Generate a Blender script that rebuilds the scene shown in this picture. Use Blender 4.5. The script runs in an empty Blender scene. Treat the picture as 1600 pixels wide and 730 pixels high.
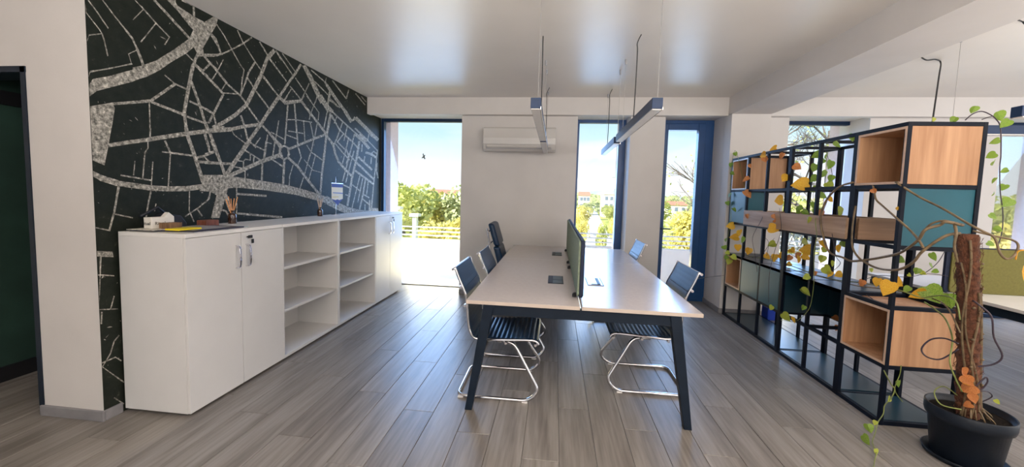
import bpy, math, random
from mathutils import Vector, Matrix
S = bpy.context.scene
C = S.collection

# ---------------------------------------------------------------- camera
cam_d = bpy.data.cameras.new('camera'); cam = bpy.data.objects.new('camera', cam_d); C.objects.link(cam)
cam_d.sensor_width = 36; cam_d.lens = 596.851 / 1600 * 36
cam_d.shift_y = -(365 - 346.311) / 1600
cam_d.clip_start = 0.05; cam_d.clip_end = 2000
_R = Vector((0.99325303, 0.11244623, 0.02835936)); _U = Vector((-0.03588039, 0.06543594, 0.99721148)); _F = Vector((-0.11027695, 0.99150087, -0.06902906))
cam.matrix_world = Matrix(((_R.x, _U.x, -_F.x, 0), (_R.y, _U.y, -_F.y, 0), (_R.z, _U.z, -_F.z, 1.47), (0, 0, 0, 1)))
S.camera = cam

# ---------------------------------------------------------------- sky, sun, lamps, exposure
S.view_settings.view_transform = 'Standard'; S.view_settings.look = 'None'
S.view_settings.gamma = 1; S.view_settings.use_curve_mapping = False
S.view_settings.exposure = 0.95
S.cycles.max_bounces = 8; S.cycles.diffuse_bounces = 5; S.cycles.transparent_max_bounces = 16
S.cycles.sample_clamp_indirect = 4

W = bpy.data.worlds.new('sky'); S.world = W; W.use_nodes = True
nt = W.node_tree; nt.nodes.clear()
def nd(t, **k):
    n = nt.nodes.new(t)
    for a, b in k.items(): setattr(n, a, b)
    return n
tc = nd('ShaderNodeTexCoord'); sp = nd('ShaderNodeSeparateXYZ'); nt.links.new(tc.outputs['Generated'], sp.inputs[0])
rp = nd('ShaderNodeValToRGB'); nt.links.new(sp.outputs['Z'], rp.inputs[0])
e = rp.color_ramp.elements
e[0].position = 0.0; e[0].color = (0.70, 0.72, 0.74, 1)
e[1].position = 0.5; e[1].color = (0.22, 0.40, 0.72, 1)
for p, c in ((0.07, (0.68, 0.72, 0.75, 1)), (0.15, (0.44, 0.60, 0.68, 1)), (0.27, (0.33, 0.51, 0.68, 1))):
    q = e.new(p); q.color = c
mp = nd('ShaderNodeMapping'); mp.inputs['Scale'].default_value = (1.0, 1.0, 5.0); nt.links.new(tc.outputs['Generated'], mp.inputs[0])
nz = nd('ShaderNodeTexNoise'); nz.inputs['Scale'].default_value = 2.6; nz.inputs['Detail'].default_value = 6; nt.links.new(mp.outputs[0], nz.inputs[0])
cr = nd('ShaderNodeValToRGB'); cr.color_ramp.elements[0].position = 0.48; cr.color_ramp.elements[1].position = 0.68; nt.links.new(nz.outputs[0], cr.inputs[0])
mx = nd('ShaderNodeMixRGB'); mx.inputs[2].default_value = (0.70, 0.72, 0.74, 1)
mm = nd('ShaderNodeMath', operation='MULTIPLY'); mm.inputs[1].default_value = 0.7
nt.links.new(cr.outputs[0], mm.inputs[0]); nt.links.new(mm.outputs[0], mx.inputs[0]); nt.links.new(rp.outputs[0], mx.inputs[1])
bg = nd('ShaderNodeBackground'); bg.inputs[1].default_value = 0.88; wo = nd('ShaderNodeOutputWorld')
nt.links.new(mx.outputs[0], bg.inputs[0]); nt.links.new(bg.outputs[0], wo.inputs[0])

def light(name, kind, loc, rot, energy, color, **k):
    d = bpy.data.lights.new(name, kind); d.energy = energy; d.color = color
    for a, b in k.items(): setattr(d, a, b)
    o = bpy.data.objects.new(name, d); C.objects.link(o); o.location = loc; o.rotation_euler = rot
    return o
_s = light('sun', 'SUN', (0, 0, 20), (0, 0, 0), 7.0, (1.0, 0.94, 0.84), angle=0.01)
_s.rotation_euler = Vector((-0.72, -0.48, 0.50)).to_track_quat('Z', 'Y').to_euler()
R = math.radians
# added area lamps, out of view, that brighten the interior
light('rear_fill', 'AREA', (0.5, -3.6, 1.5), (R(112), 0, 0), 14, (1.0, 0.96, 0.93), shape='RECTANGLE', size=6.5, size_y=2.2)  # added fill just inside the rear openings
light('ceiling_fill', 'AREA', (-0.6, -1.2, 2.78), (0, 0, 0), 12, (1.0, 0.93, 0.84), shape='RECTANGLE', size=3.0, size_y=1.6)  # added warm fill under the ceiling, no panel modelled there
light('side_fill', 'AREA', (7.2, 2.0, 1.5), (R(90), 0, R(90)), 60, (0.93, 0.96, 1.0), shape='RECTANGLE', size=4.5, size_y=2.2)  # added fill; the right wall behind it has no window
# unseen area lamps added to brighten the ceiling from below
light('uplight_fill', 'AREA', (1.1, -1.0, 1.95), (R(166), 0, 0), 190, (1.0, 0.94, 0.87), shape='RECTANGLE', size=4.0, size_y=1.6)
light('uplight_fill', 'AREA', (4.6, 1.2, 1.95), (R(180), 0, 0), 75, (1.0, 0.95, 0.90), shape='RECTANGLE', size=2.6, size_y=2.6)
# daylight pouring through the glazing of the window wall
for _x, _w in ((-2.05, 1.2), (0.63, 0.6), (1.82, 0.5), (3.5, 0.9), (5.9, 0.9)):
    light('window_daylight', 'AREA', (_x, 6.45, 1.55), (R(-58), 0, 0), 21 * _w, (0.28, 0.52, 1.0), shape='RECTANGLE', size=_w, size_y=2.1, spread=R(130))

# warm area lamps added outside, imitating sunlight bounced up to the ceiling
for _x, _w in ((-2.05, 1.2), (0.63, 0.6), (1.82, 0.5), (3.5, 0.9), (5.9, 0.9)):
    light('bounce_fill', 'AREA', (_x, 6.7, 0.25), (R(-122), 0, 0), 13 * _w, (1.0, 0.82, 0.45), shape='RECTANGLE', size=_w, size_y=0.7)

# ---------------------------------------------------------------- materials
def mat(name, col, rough=0.5, metal=0.0, spec=0.5, noise=0, amt=0.12, bump=0, bscale=60, coat=0, alpha=None, trans=0):
    m = bpy.data.materials.new(name); m.use_nodes = True; t = m.node_tree; b = t.nodes['Principled BSDF']
    b.inputs['Base Color'].default_value = (*col, 1); b.inputs['Roughness'].default_value = rough; b.inputs['Metallic'].default_value = metal
    b.inputs['Specular IOR Level'].default_value = spec; b.inputs['Coat Weight'].default_value = coat
    co = t.nodes.new('ShaderNodeTexCoord')
    n = t.nodes.new('ShaderNodeTexNoise'); n.inputs['Scale'].default_value = noise or 12; n.inputs['Detail'].default_value = 4
    t.links.new(co.outputs['Object'], n.inputs[0])
    r = t.nodes.new('ShaderNodeValToRGB')
    a = amt if noise else 0.03
    r.color_ramp.elements[0].color = (*[max(0, c * (1 - a)) for c in col], 1); r.color_ramp.elements[1].color = (*[min(1, c * (1 + a)) for c in col], 1)
    r.color_ramp.elements[0].position = 0.3; r.color_ramp.elements[1].position = 0.7
    t.links.new(n.outputs[0], r.inputs[0]); t.links.new(r.outputs[0], b.inputs['Base Color'])
    if bump:
        n2 = t.nodes.new('ShaderNodeTexNoise'); n2.inputs['Scale'].default_value = bscale; n2.inputs['Detail'].default_value = 3
        t.links.new(co.outputs['Object'], n2.inputs[0])
        bu = t.nodes.new('ShaderNodeBump'); bu.inputs['Strength'].default_value = bump; bu.inputs['Distance'].default_value = 0.01
        t.links.new(n2.outputs[0], bu.inputs['Height']); t.links.new(bu.outputs[0], b.inputs['Normal'])
    return m

def wood(name, c1, c2, axis='Z', scale=1.0, rough=0.45, bump=0.15, rnd=0.0, fine=1.0):
    m = bpy.data.materials.new(name); m.use_nodes = True; t = m.node_tree; b = t.nodes['Principled BSDF']
    L = t.links.new
    co = t.nodes.new('ShaderNodeTexCoord'); oi = t.nodes.new('ShaderNodeObjectInfo')
    ml = t.nodes.new('ShaderNodeVectorMath'); ml.operation = 'SCALE'; ml.inputs[0].default_value = (37, 91, 53); L(oi.outputs['Random'], ml.inputs['Scale'])
    ad = t.nodes.new('ShaderNodeVectorMath'); ad.operation = 'ADD'; L(co.outputs['Object'], ad.inputs[0]); L(ml.outputs[0], ad.inputs[1])
    mpn = t.nodes.new('ShaderNodeMapping'); sc = {'X': (0.9, 14, 14), 'Y': (14, 0.9, 14), 'Z': (14, 14, 0.9)}[axis]
    mpn.inputs['Scale'].default_value = tuple(v * scale for v in sc); L(ad.outputs[0], mpn.inputs[0])
    n = t.nodes.new('ShaderNodeTexNoise'); n.inputs['Scale'].default_value = 1.0; n.inputs['Detail'].default_value = 6; n.inputs['Distortion'].default_value = 1.3; L(mpn.outputs[0], n.inputs[0])
    mp2 = t.nodes.new('ShaderNodeMapping'); mp2.inputs['Scale'].default_value = tuple(v * scale * 5 * fine for v in sc); L(ad.outputs[0], mp2.inputs[0])
    n2 = t.nodes.new('ShaderNodeTexNoise'); n2.inputs['Scale'].default_value = 1.0; n2.inputs['Detail'].default_value = 4; L(mp2.outputs[0], n2.inputs[0])
    mi = t.nodes.new('ShaderNodeMath'); mi.operation = 'MULTIPLY_ADD'; mi.inputs[1].default_value = 0.42; L(n2.outputs[0], mi.inputs[0])
    m3 = t.nodes.new('ShaderNodeMath'); m3.operation = 'MULTIPLY'; m3.inputs[1].default_value = 0.58; L(n.outputs[0], m3.inputs[0]); L(m3.outputs[0], mi.inputs[2])
    r = t.nodes.new('ShaderNodeValToRGB'); r.color_ramp.elements[0].position = 0.36; r.color_ramp.elements[1].position = 0.64
    r.color_ramp.elements[0].color = (*c1, 1); r.color_ramp.elements[1].color = (*c2, 1); L(mi.outputs[0], r.inputs[0])
    hs = t.nodes.new('ShaderNodeHueSaturation'); L(r.outputs[0], hs.inputs['Color'])
    mr = t.nodes.new('ShaderNodeMapRange'); mr.inputs['To Min'].default_value = 1 - rnd; mr.inputs['To Max'].default_value = 1 + rnd; L(oi.outputs['Random'], mr.inputs[0]); L(mr.outputs[0], hs.inputs['Value'])
    L(hs.outputs[0], b.inputs['Base Color']); b.inputs['Roughness'].default_value = rough; b.inputs['Specular IOR Level'].default_value = 0.38
    bu = t.nodes.new('ShaderNodeBump'); bu.inputs['Strength'].default_value = bump; bu.inputs['Distance'].default_value = 0.004
    L(mi.outputs[0], bu.inputs['Height']); L(bu.outputs[0], b.inputs['Normal'])
    return m

def glassmat(name, tint=(0.96, 0.985, 0.99), refl=0.6):
    m = bpy.data.materials.new(name); m.use_nodes = True; t = m.node_tree; t.nodes.clear()
    o = t.nodes.new('ShaderNodeOutputMaterial'); tr = t.nodes.new('ShaderNodeBsdfTransparent'); gl = t.nodes.new('ShaderNodeBsdfGlossy')
    tr.inputs[0].default_value = (*tint, 1); gl.inputs['Roughness'].default_value = 0.02
    lw = t.nodes.new('ShaderNodeFresnel'); lw.inputs[0].default_value = 1.45
    mu = t.nodes.new('ShaderNodeMath'); mu.operation = 'MULTIPLY'; mu.inputs[1].default_value = refl; t.links.new(lw.outputs[0], mu.inputs[0])
    ms = t.nodes.new('ShaderNodeMixShader'); t.links.new(mu.outputs[0], ms.inputs[0]); t.links.new(tr.outputs[0], ms.inputs[1]); t.links.new(gl.outputs[0], ms.inputs[2])
    t.links.new(ms.outputs[0], o.inputs[0]); return m

def speckle(name, cols, scale, rough=0.7):
    m = bpy.data.materials.new(name); m.use_nodes = True; t = m.node_tree; b = t.nodes['Principled BSDF']
    co = t.nodes.new('ShaderNodeTexCoord'); n = t.nodes.new('ShaderNodeTexNoise'); n.inputs['Scale'].default_value = scale; n.inputs['Detail'].default_value = 5; n.inputs['Roughness'].default_value = 0.75
    t.links.new(co.outputs['Object'], n.inputs[0])
    r = t.nodes.new('ShaderNodeValToRGB'); r.color_ramp.elements.remove(r.color_ramp.elements[1])
    for i, (p, c) in enumerate(cols):
        q = r.color_ramp.elements[0] if i == 0 else r.color_ramp.elements.new(p)
        q.position = p; q.color = (*c, 1)
    t.links.new(n.outputs[0], r.inputs[0]); t.links.new(r.outputs[0], b.inputs['Base Color']); b.inputs['Roughness'].default_value = rough
    b.inputs['Specular IOR Level'].default_value = 0.18
    return m

def leafmat(name, c1, c2, tl=0.45, scale=25):
    m = bpy.data.materials.new(name); m.use_nodes = True; t = m.node_tree; t.nodes.clear()
    o = t.nodes.new('ShaderNodeOutputMaterial'); d = t.nodes.new('ShaderNodeBsdfPrincipled'); d.inputs['Roughness'].default_value = 0.45
    tr = t.nodes.new('ShaderNodeBsdfTranslucent'); ms = t.nodes.new('ShaderNodeMixShader'); ms.inputs[0].default_value = tl
    co = t.nodes.new('ShaderNodeTexCoord'); n = t.nodes.new('ShaderNodeTexNoise'); n.inputs['Scale'].default_value = scale; n.inputs['Detail'].default_value = 3; t.links.new(co.outputs['Object'], n.inputs[0])
    r = t.nodes.new('ShaderNodeValToRGB'); r.color_ramp.elements[0].position = 0.38; r.color_ramp.elements[1].position = 0.62
    r.color_ramp.elements[0].color = (*c1, 1); r.color_ramp.elements[1].color = (*c2, 1); t.links.new(n.outputs[0], r.inputs[0])
    t.links.new(r.outputs[0], d.inputs['Base Color']); t.links.new(r.outputs[0], tr.inputs[0])
    t.links.new(d.outputs[0], ms.inputs[1]); t.links.new(tr.outputs[0], ms.inputs[2]); t.links.new(ms.outputs[0], o.inputs[0]); return m

M = {
 'wall': mat('white_paint', (0.62, 0.585, 0.56), 0.75, noise=3, amt=0.03, bump=0.05, bscale=120),
 'ceiling': mat('ceiling_paint', (0.70, 0.655, 0.61), 0.36, noise=2, amt=0.03),
 'green_wall': mat('dark_green_paint', (0.020, 0.050, 0.038), 0.6, noise=4, amt=0.25),
 'black': mat('black_trim', (0.008, 0.008, 0.010), 0.5),
 'skirt': mat('grey_skirting', (0.22, 0.21, 0.22), 0.4, noise=20, amt=0.08),
 'frame': mat('flare_tinted_window_frame', (0.010, 0.060, 0.19), 0.35, noise=8, amt=0.1),  # blue flare from the bright windows painted into the frame colour
 'darkframe': mat('dark_navy_window_frame', (0.006, 0.024, 0.065), 0.4, spec=0.3, noise=8, amt=0.1),  # same frames with less of the flare tint painted in
 'render': mat('lilac_render', (0.62, 0.52, 0.55), 0.9, noise=30, amt=0.06, bump=0.2, bscale=90),
 'parapet': mat('cream_parapet', (0.82, 0.80, 0.74), 0.9, noise=6, amt=0.04),
 'rail': mat('white_metal_rail', (0.8, 0.8, 0.8), 0.35),
 'glass': glassmat('window_glass'),
 'floor': wood('grey_brown_laminate', (0.150, 0.132, 0.118), (0.275, 0.250, 0.230), 'Y', 0.55, rough=0.36, bump=0.35, rnd=0.08, fine=1.3),
 'cab': mat('white_melamine', (0.65, 0.635, 0.625), 0.38, noise=5, amt=0.02),
 'cabtop': mat('white_worktop', (0.74, 0.72, 0.70), 0.38, noise=5, amt=0.02),
 'chrome': mat('chrome', (0.72, 0.70, 0.72), 0.12, 1.0, noise=30, amt=0.05),
 'brass': mat('brass', (0.5, 0.36, 0.12), 0.3, 1.0),
 'desk': mat('pale_desk_laminate', (0.56, 0.50, 0.475), 0.24, noise=40, amt=0.03, coat=0.15),
 'deskedge': mat('cream_desk_edge', (0.60, 0.50, 0.43), 0.45),
 'steel': mat('navy_black_steel', (0.006, 0.013, 0.026), 0.45, spec=0.3, noise=15, amt=0.15),
 'shelfsteel': mat('black_powder_steel', (0.0015, 0.004, 0.012), 0.5, spec=0.2, noise=15, amt=0.15),
 'leather': mat('navy_black_leather', (0.005, 0.026, 0.068), 0.36, spec=0.3, noise=40, amt=0.2, bump=0.15, bscale=250),
 'fabric': mat('sage_fabric', (0.24, 0.29, 0.21), 0.9, noise=60, amt=0.12, bump=0.3, bscale=500),
 'navyfab': mat('navy_fabric', (0.012, 0.020, 0.05), 0.8, noise=60, amt=0.15),
 'olive': mat('olive_fabric', (0.16, 0.145, 0.035), 0.9, noise=60, amt=0.1, bump=0.3, bscale=500),
 'oak': wood('oak_veneer', (0.40, 0.205, 0.105), (0.58, 0.335, 0.185), 'Z', 0.6, rough=0.5, bump=0.05, rnd=0.04),
 'oakh': wood('oak_veneer_lengthwise', (0.33, 0.20, 0.125), (0.52, 0.35, 0.23), 'Y', 0.6, rough=0.5, bump=0.05, rnd=0.04),
 'oakx': wood('oak_veneer_crosswise', (0.20, 0.115, 0.065), (0.34, 0.20, 0.12), 'X', 0.6, rough=0.5, bump=0.05),
 'oakedge': mat('pale_oak_edge', (0.62, 0.42, 0.29), 0.5, noise=20, amt=0.1),
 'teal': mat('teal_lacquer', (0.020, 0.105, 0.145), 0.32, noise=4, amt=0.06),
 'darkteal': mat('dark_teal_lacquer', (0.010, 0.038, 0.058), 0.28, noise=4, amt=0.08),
 'slate': mat('slate_shelf_board', (0.030, 0.042, 0.055), 0.30, noise=10, amt=0.1),
 'diffuser': mat('white_lamp_diffuser', (0.75, 0.72, 0.70), 0.4),
 'lampbody': mat('navy_lamp_housing', (0.010, 0.030, 0.085), 0.42, spec=0.3, noise=10, amt=0.1),
 'cord': mat('black_cord', (0.02, 0.02, 0.022), 0.6),
 'wire': mat('steel_wire', (0.25, 0.24, 0.23), 0.4, 0.8),
 'plastic': mat('white_ac_plastic', (0.60, 0.57, 0.54), 0.16, noise=4, amt=0.02, coat=0.5),
 'greyplastic': mat('grey_plastic', (0.32, 0.32, 0.34), 0.4),
 'pot': mat('navy_black_pot', (0.006, 0.010, 0.018), 0.5, spec=0.3, noise=10, amt=0.2, bump=0.05, bscale=60),
 'soil': mat('soil', (0.009, 0.007, 0.006), 1.0, spec=0.1, noise=50, amt=0.6, bump=1.0, bscale=70),
 'coir': mat('coir_pole', (0.13, 0.048, 0.024), 0.95, noise=40, amt=0.55, bump=1.0, bscale=110),
 'stem': mat('brown_stem', (0.17, 0.115, 0.06), 0.6, noise=25, amt=0.35, bump=0.3, bscale=120),
 'gstem': mat('green_stem', (0.19, 0.22, 0.055), 0.5, noise=25, amt=0.3),
 'root': mat('purple_brown_root', (0.045, 0.030, 0.045), 0.6, noise=25, amt=0.3),
 'lg': leafmat('leaf_green', (0.16, 0.30, 0.035), (0.36, 0.48, 0.08)),
 'ly': leafmat('leaf_lime', (0.36, 0.44, 0.05), (0.62, 0.62, 0.10)),
 'lo': leafmat('leaf_amber', (0.80, 0.36, 0.02), (0.92, 0.55, 0.06)),
 'lb': leafmat('leaf_rust', (0.50, 0.16, 0.045), (0.74, 0.30, 0.10)),
 'amber': mat('amber_glass', (0.045, 0.016, 0.008), 0.12, noise=5, amt=0.2, coat=0.6),
 'reed': mat('orange_reed', (0.72, 0.33, 0.12), 0.7, noise=30, amt=0.1),
 'palereed': mat('pale_reed', (0.55, 0.40, 0.30), 0.7, noise=30, amt=0.1),
 'walnut': wood('walnut', (0.10, 0.050, 0.025), (0.30, 0.17, 0.09), 'Z', 2.2, rough=0.5),
 'redwood': wood('red_wood', (0.09, 0.028, 0.018), (0.26, 0.09, 0.055), 'Z', 2.2, rough=0.5),
 'paper': mat('white_card', (0.74, 0.70, 0.64), 0.7),
 'yellow': mat('yellow_cover', (0.85, 0.66, 0.02), 0.5),
 'darkfolder': mat('navy_folder', (0.02, 0.02, 0.05), 0.4),
 'printed': speckle('printed_leaflet', ((0.35, (0.25, 0.25, 0.24)), (0.5, (0.62, 0.58, 0.50)), (0.65, (0.75, 0.72, 0.66))), 40),
 'bluewhite': mat('pale_blue_card', (0.45, 0.58, 0.66), 0.25),
 'blackcloth': mat('black_case', (0.010, 0.012, 0.020), 0.6, noise=30, amt=0.2),
 'navy': mat('pennant_navy', (0.015, 0.02, 0.20), 0.6), 'cream': mat('pennant_cream', (0.72, 0.66, 0.52), 0.7), 'white': mat('white_print', (0.8, 0.8, 0.8), 0.6),
 'midblue': mat('pennant_blue', (0.12, 0.17, 0.42), 0.6), 'goldp': mat('pennant_gold', (0.62, 0.50, 0.18), 0.6),
 'bluebin': mat('blue_plastic', (0.01, 0.05, 0.45), 0.4),
 'mural': speckle('mural_dark_green', ((0.30, (0.008, 0.011, 0.008)), (0.62, (0.016, 0.019, 0.014)), (0.69, (0.045, 0.048, 0.036)), (0.74, (0.24, 0.23, 0.18))), 14, 0.55),
 'street': speckle('mural_streets', ((0.34, (0.05, 0.05, 0.045)), (0.45, (0.20, 0.19, 0.165)), (0.56, (0.38, 0.355, 0.31)), (0.68, (0.74, 0.69, 0.60))), 42, 0.6),
 'grass': speckle('grass_field', ((0.35, (0.20, 0.24, 0.05)), (0.5, (0.42, 0.42, 0.10)), (0.65, (0.52, 0.50, 0.22))), 0.15, 1.0),
 'asphalt': mat('sunlit_road', (0.62, 0.60, 0.58), 0.9, noise=1, amt=0.1),
 'tree1': leafmat('foliage_gold', (0.55, 0.48, 0.10), (0.88, 0.80, 0.30), 0.35, 0.9),
 'tree2': leafmat('foliage_lime', (0.38, 0.42, 0.09), (0.74, 0.74, 0.28), 0.35, 0.9),
 'tree3': leafmat('foliage_olive', (0.26, 0.30, 0.12), (0.52, 0.54, 0.28), 0.35, 0.9),
 'bark': mat('bark', (0.16, 0.13, 0.11), 0.9, noise=6, amt=0.3, bump=0.5, bscale=10),
 'house': mat('pale_house_wall', (0.70, 0.64, 0.56), 0.9, noise=1, amt=0.05),
 'roof': mat('red_roof', (0.45, 0.19, 0.12), 0.9, noise=1, amt=0.1),
 'winglass': mat('far_window', (0.14, 0.18, 0.24), 0.2),
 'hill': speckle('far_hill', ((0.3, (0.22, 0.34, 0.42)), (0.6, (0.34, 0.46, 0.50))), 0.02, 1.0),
 'signgrey': mat('sign_grey', (0.13, 0.16, 0.17), 0.6),
}

# ---------------------------------------------------------------- mesh helpers
class MB:
    def __init__(s): s.v = []; s.f = []; s.mi = []; s.m = 0
    def add(s, v, f):
        o = len(s.v); s.v += [tuple(p) for p in v]; s.f += [tuple(i + o for i in q) for q in f]; s.mi += [s.m] * len(f); return s
    def box(s, x0, x1, y0, y1, z0, z1):
        if x0 > x1: x0, x1 = x1, x0
        if y0 > y1: y0, y1 = y1, y0
        if z0 > z1: z0, z1 = z1, z0
        return s.add([(x0,y0,z0),(x1,y0,z0),(x1,y1,z0),(x0,y1,z0),(x0,y0,z1),(x1,y0,z1),(x1,y1,z1),(x0,y1,z1)],
                     [(3,2,1,0),(4,5,6,7),(0,1,5,4),(1,2,6,5),(2,3,7,6),(3,0,4,7)])
    def bar(s, a, b, w, h=None, up=(0, 0, 1)):
        h = h or w; a = Vector(a); b = Vector(b); d = (b - a).normalized(); u = Vector(up)
        if abs(d.dot(u)) > 0.98: u = Vector((0, 1, 0))
        r = d.cross(u).normalized() * w / 2; u = r.cross(d).normalized() * h / 2
        return s.add([a-r-u, a+r-u, a+r+u, a-r+u, b-r-u, b+r-u, b+r+u, b-r+u], [(0,1,2,3),(7,6,5,4),(4,5,1,0),(5,6,2,1),(6,7,3,2),(7,4,0,3)])
    def tube(s, P, r, n=8, cap=True):
        P = [Vector(p) for p in P]; k = len(P); rr = r if isinstance(r, (list, tuple)) else [r] * k
        T = [(P[min(i+1, k-1)] - P[max(i-1, 0)]).normalized() for i in range(k)]
        u = T[0].orthogonal().normalized(); V = []
        for i in range(k):
            u = (u - T[i] * u.dot(T[i])).normalized(); w = T[i].cross(u)
            V += [P[i] + (u * math.cos(6.28318 * j / n) + w * math.sin(6.28318 * j / n)) * rr[i] for j in range(n)]
        F = [(i*n+j, i*n+(j+1) % n, (i+1)*n+(j+1) % n, (i+1)*n+j) for i in range(k-1) for j in range(n)]
        if cap: F += [tuple(range(n-1, -1, -1)), tuple((k-1)*n+j for j in range(n))]
        return s.add(V, F)
    def lathe(s, prof, c=(0, 0, 0), n=24):
        V = []; k = len(prof)
        for r, z in prof: V += [(c[0]+r*math.cos(6.28318*j/n), c[1]+r*math.sin(6.28318*j/n), c[2]+z) for j in range(n)]
        F = [(i*n+j, i*n+(j+1) % n, (i+1)*n+(j+1) % n, (i+1)*n+j) for i in range(k-1) for j in range(n)]
        F += [tuple(range(n-1, -1, -1)), tuple((k-1)*n+j for j in range(n))]
        return s.add(V, F)
    def prism(s, poly, axis, a, b):
        def P(u, v, w): return {'x': (w, u, v), 'y': (u, w, v), 'z': (u, v, w)}[axis]
        n = len(poly); V = [P(u, v, a) for u, v in poly] + [P(u, v, b) for u, v in poly]
        return s.add(V, [tuple(range(n-1, -1, -1)), tuple(range(n, 2*n))] + [(i, (i+1) % n, (i+1) % n + n, i+n) for i in range(n)])

def wloc(o):
    v = Vector((0, 0, 0))
    while o: v += o.location; o = o.parent
    return v
def obj(name, mb, m, parent=None, smooth=False, bevel=0, seg=2, kind=None, label=None, local=False, fix=True):
    me = bpy.data.meshes.new(name)
    off = Vector((0, 0, 0)) if (parent is None or local) else wloc(parent)
    me.from_pydata([(v[0]-off.x, v[1]-off.y, v[2]-off.z) for v in mb.v], [], mb.f)
    ms = m if isinstance(m, (list, tuple)) else [m]
    for q in ms: me.materials.append(M[q])
    if len(ms) > 1: me.polygons.foreach_set('material_index', mb.mi)
    if fix:
        import bmesh
        b = bmesh.new(); b.from_mesh(me); bmesh.ops.recalc_face_normals(b, faces=b.faces); b.to_mesh(me); b.free()
    if smooth: me.shade_smooth()
    me.update()
    o = bpy.data.objects.new(name, me); C.objects.link(o)
    if parent: o.parent = parent
    if bevel:
        bm_ = o.modifiers.new('bevel', 'BEVEL'); bm_.width = bevel; bm_.segments = seg; bm_.limit_method = 'ANGLE'
    if kind: o['kind'] = kind
    if label: o['label'] = label
    return o
def tag(o, label=None, cat=None, group=None):
    if label: o['label'] = label
    if cat: o['category'] = cat
    if group: o['group'] = group
    return o
def thing(name, label, cat, loc=(0, 0, 0), rz=0, group=None):
    o = bpy.data.objects.new(name, None); C.objects.link(o); o.location = loc; o.rotation_euler = (0, 0, rz); o.empty_display_size = 0.1
    return tag(o, label, cat, group)
def dup(root, loc, rz, label=None, group=None, top=True):
    r = root.copy(); C.objects.link(r)
    if top:
        r.location = loc; r.rotation_euler = (0, 0, rz)
        if label: r['label'] = label
        if group: r['group'] = group
    for ch in list(root.children):
        c = dup(ch, None, None, top=False); c.parent = r; c.matrix_parent_inverse = ch.matrix_parent_inverse
    return r
def struct(name, mb, m, parent=None, **k):
    o = obj(name, mb, m, parent, **k)
    if parent is None: o['kind'] = 'structure'
    return o
def text(body, size, loc, rot, m, parent=None, name='lettering', ex=0.0005):
    cu = bpy.data.curves.new('t', 'FONT'); cu.body = body; cu.size = size; cu.extrude = ex; cu.align_x = 'CENTER'; cu.align_y = 'CENTER'
    to = bpy.data.objects.new('t', cu); C.objects.link(to); dg = bpy.context.evaluated_depsgraph_get()
    me = bpy.data.meshes.new_from_object(to.evaluated_get(dg)); bpy.data.objects.remove(to); me.materials.clear(); me.materials.append(M[m])
    o = bpy.data.objects.new(name, me); C.objects.link(o); o.rotation_euler = rot
    o.location = Vector(loc) - (wloc(parent) if parent else Vector((0, 0, 0)))
    if parent: o.parent = parent
    return o
def smooth_path(P, n=6):
    P = [Vector(p) for p in P]; out = []
    for i in range(len(P) - 1):
        a = P[max(i-1, 0)]; b = P[i]; c = P[i+1]; d = P[min(i+2, len(P)-1)]
        for k in range(n):
            t = k / n; out.append(0.5 * ((2*b) + (c-a)*t + (2*a-5*b+4*c-d)*t*t + (3*b-a-3*c+d)*t**3))
    return out + [P[-1]]
def rounded(P, r=0.05, n=5):
    P = [Vector(p) for p in P]; out = [P[0]]
    for i in range(1, len(P) - 1):
        a = (P[i-1]-P[i]); b = (P[i+1]-P[i]); q = min(r, a.length*0.49, b.length*0.49)
        s = P[i] + a.normalized()*q; e_ = P[i] + b.normalized()*q
        for k in range(n + 1):
            t = k / n; out.append(s*(1-t)**2 + P[i]*2*t*(1-t) + e_*t*t)
    return out + [P[-1]]

# ================================================================ STRUCTURE
XW = -2.734; H = 2.812; ZB = 2.578; YB = 5.319; YP = 5.42; YW = 5.80; XL = 2.193; XR = 2.659; YC = 1.987
# ---- floor: slab with individual planks
fl = struct('floor', MB().box(-4.75, 7.6, -4.1, 6.0, -0.15, -0.0085), 'floor')
pw, plen = 0.2085, 1.285
pm = MB()
a, b_, t_ = pw/2 - 0.0011, plen/2 - 0.0011, 0.0016
V = [(-a+t_,-b_+t_,0),(a-t_,-b_+t_,0),(a-t_,b_-t_,0),(-a+t_,b_-t_,0),(-a,-b_,-t_),(a,-b_,-t_),(a,b_,-t_),(-a,b_,-t_),(-a,-b_,-0.008),(a,-b_,-0.008),(a,b_,-0.008),(-a,b_,-0.008)]
pm.add(V, [(0,1,2,3),(4,5,1,0),(5,6,2,1),(6,7,3,2),(7,4,0,3),(8,9,5,4),(9,10,6,5),(10,11,7,6),(11,8,4,7)])
plank = obj('plank', pm, 'floor', fl)
rng = random.Random(5); x = -1.282 - pw/2 - 14*pw; first = True; rest = MB(); cnt = 0
row = 0
while x < 7.6:
    y = -4.1 + (0.18 + (row * 0.43) % 1.0) * plen - plen
    while y < 5.9:
        vis = (-4.2 < x < 4.9) and (y + plen/2 > 1.35) and cnt < 290
        if x < XW - 0.1 and y > 3.3: vis = False
        yc_ = y + plen/2
        if vis and yc_ + plen/2 < 6.02:
            if first: plank.location = (x + pw/2, yc_, 0); first = False
            else:
                p_ = plank.copy(); C.objects.link(p_); p_.parent = fl; p_.location = (x + pw/2, yc_, 0)
            cnt += 1
        else:
            y1 = min(y + plen, 5.98); y0 = max(y, -4.1)
            if y1 > y0 + 0.01 and x > -4.75: rest.box(x + 0.0007, x + pw - 0.0007, y0 + 0.0008, y1 - 0.0008, -0.008, 0)
        y += plen
    x += pw; row += 1
obj('outer_planks', rest, 'floor', fl, kind='stuff')

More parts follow.
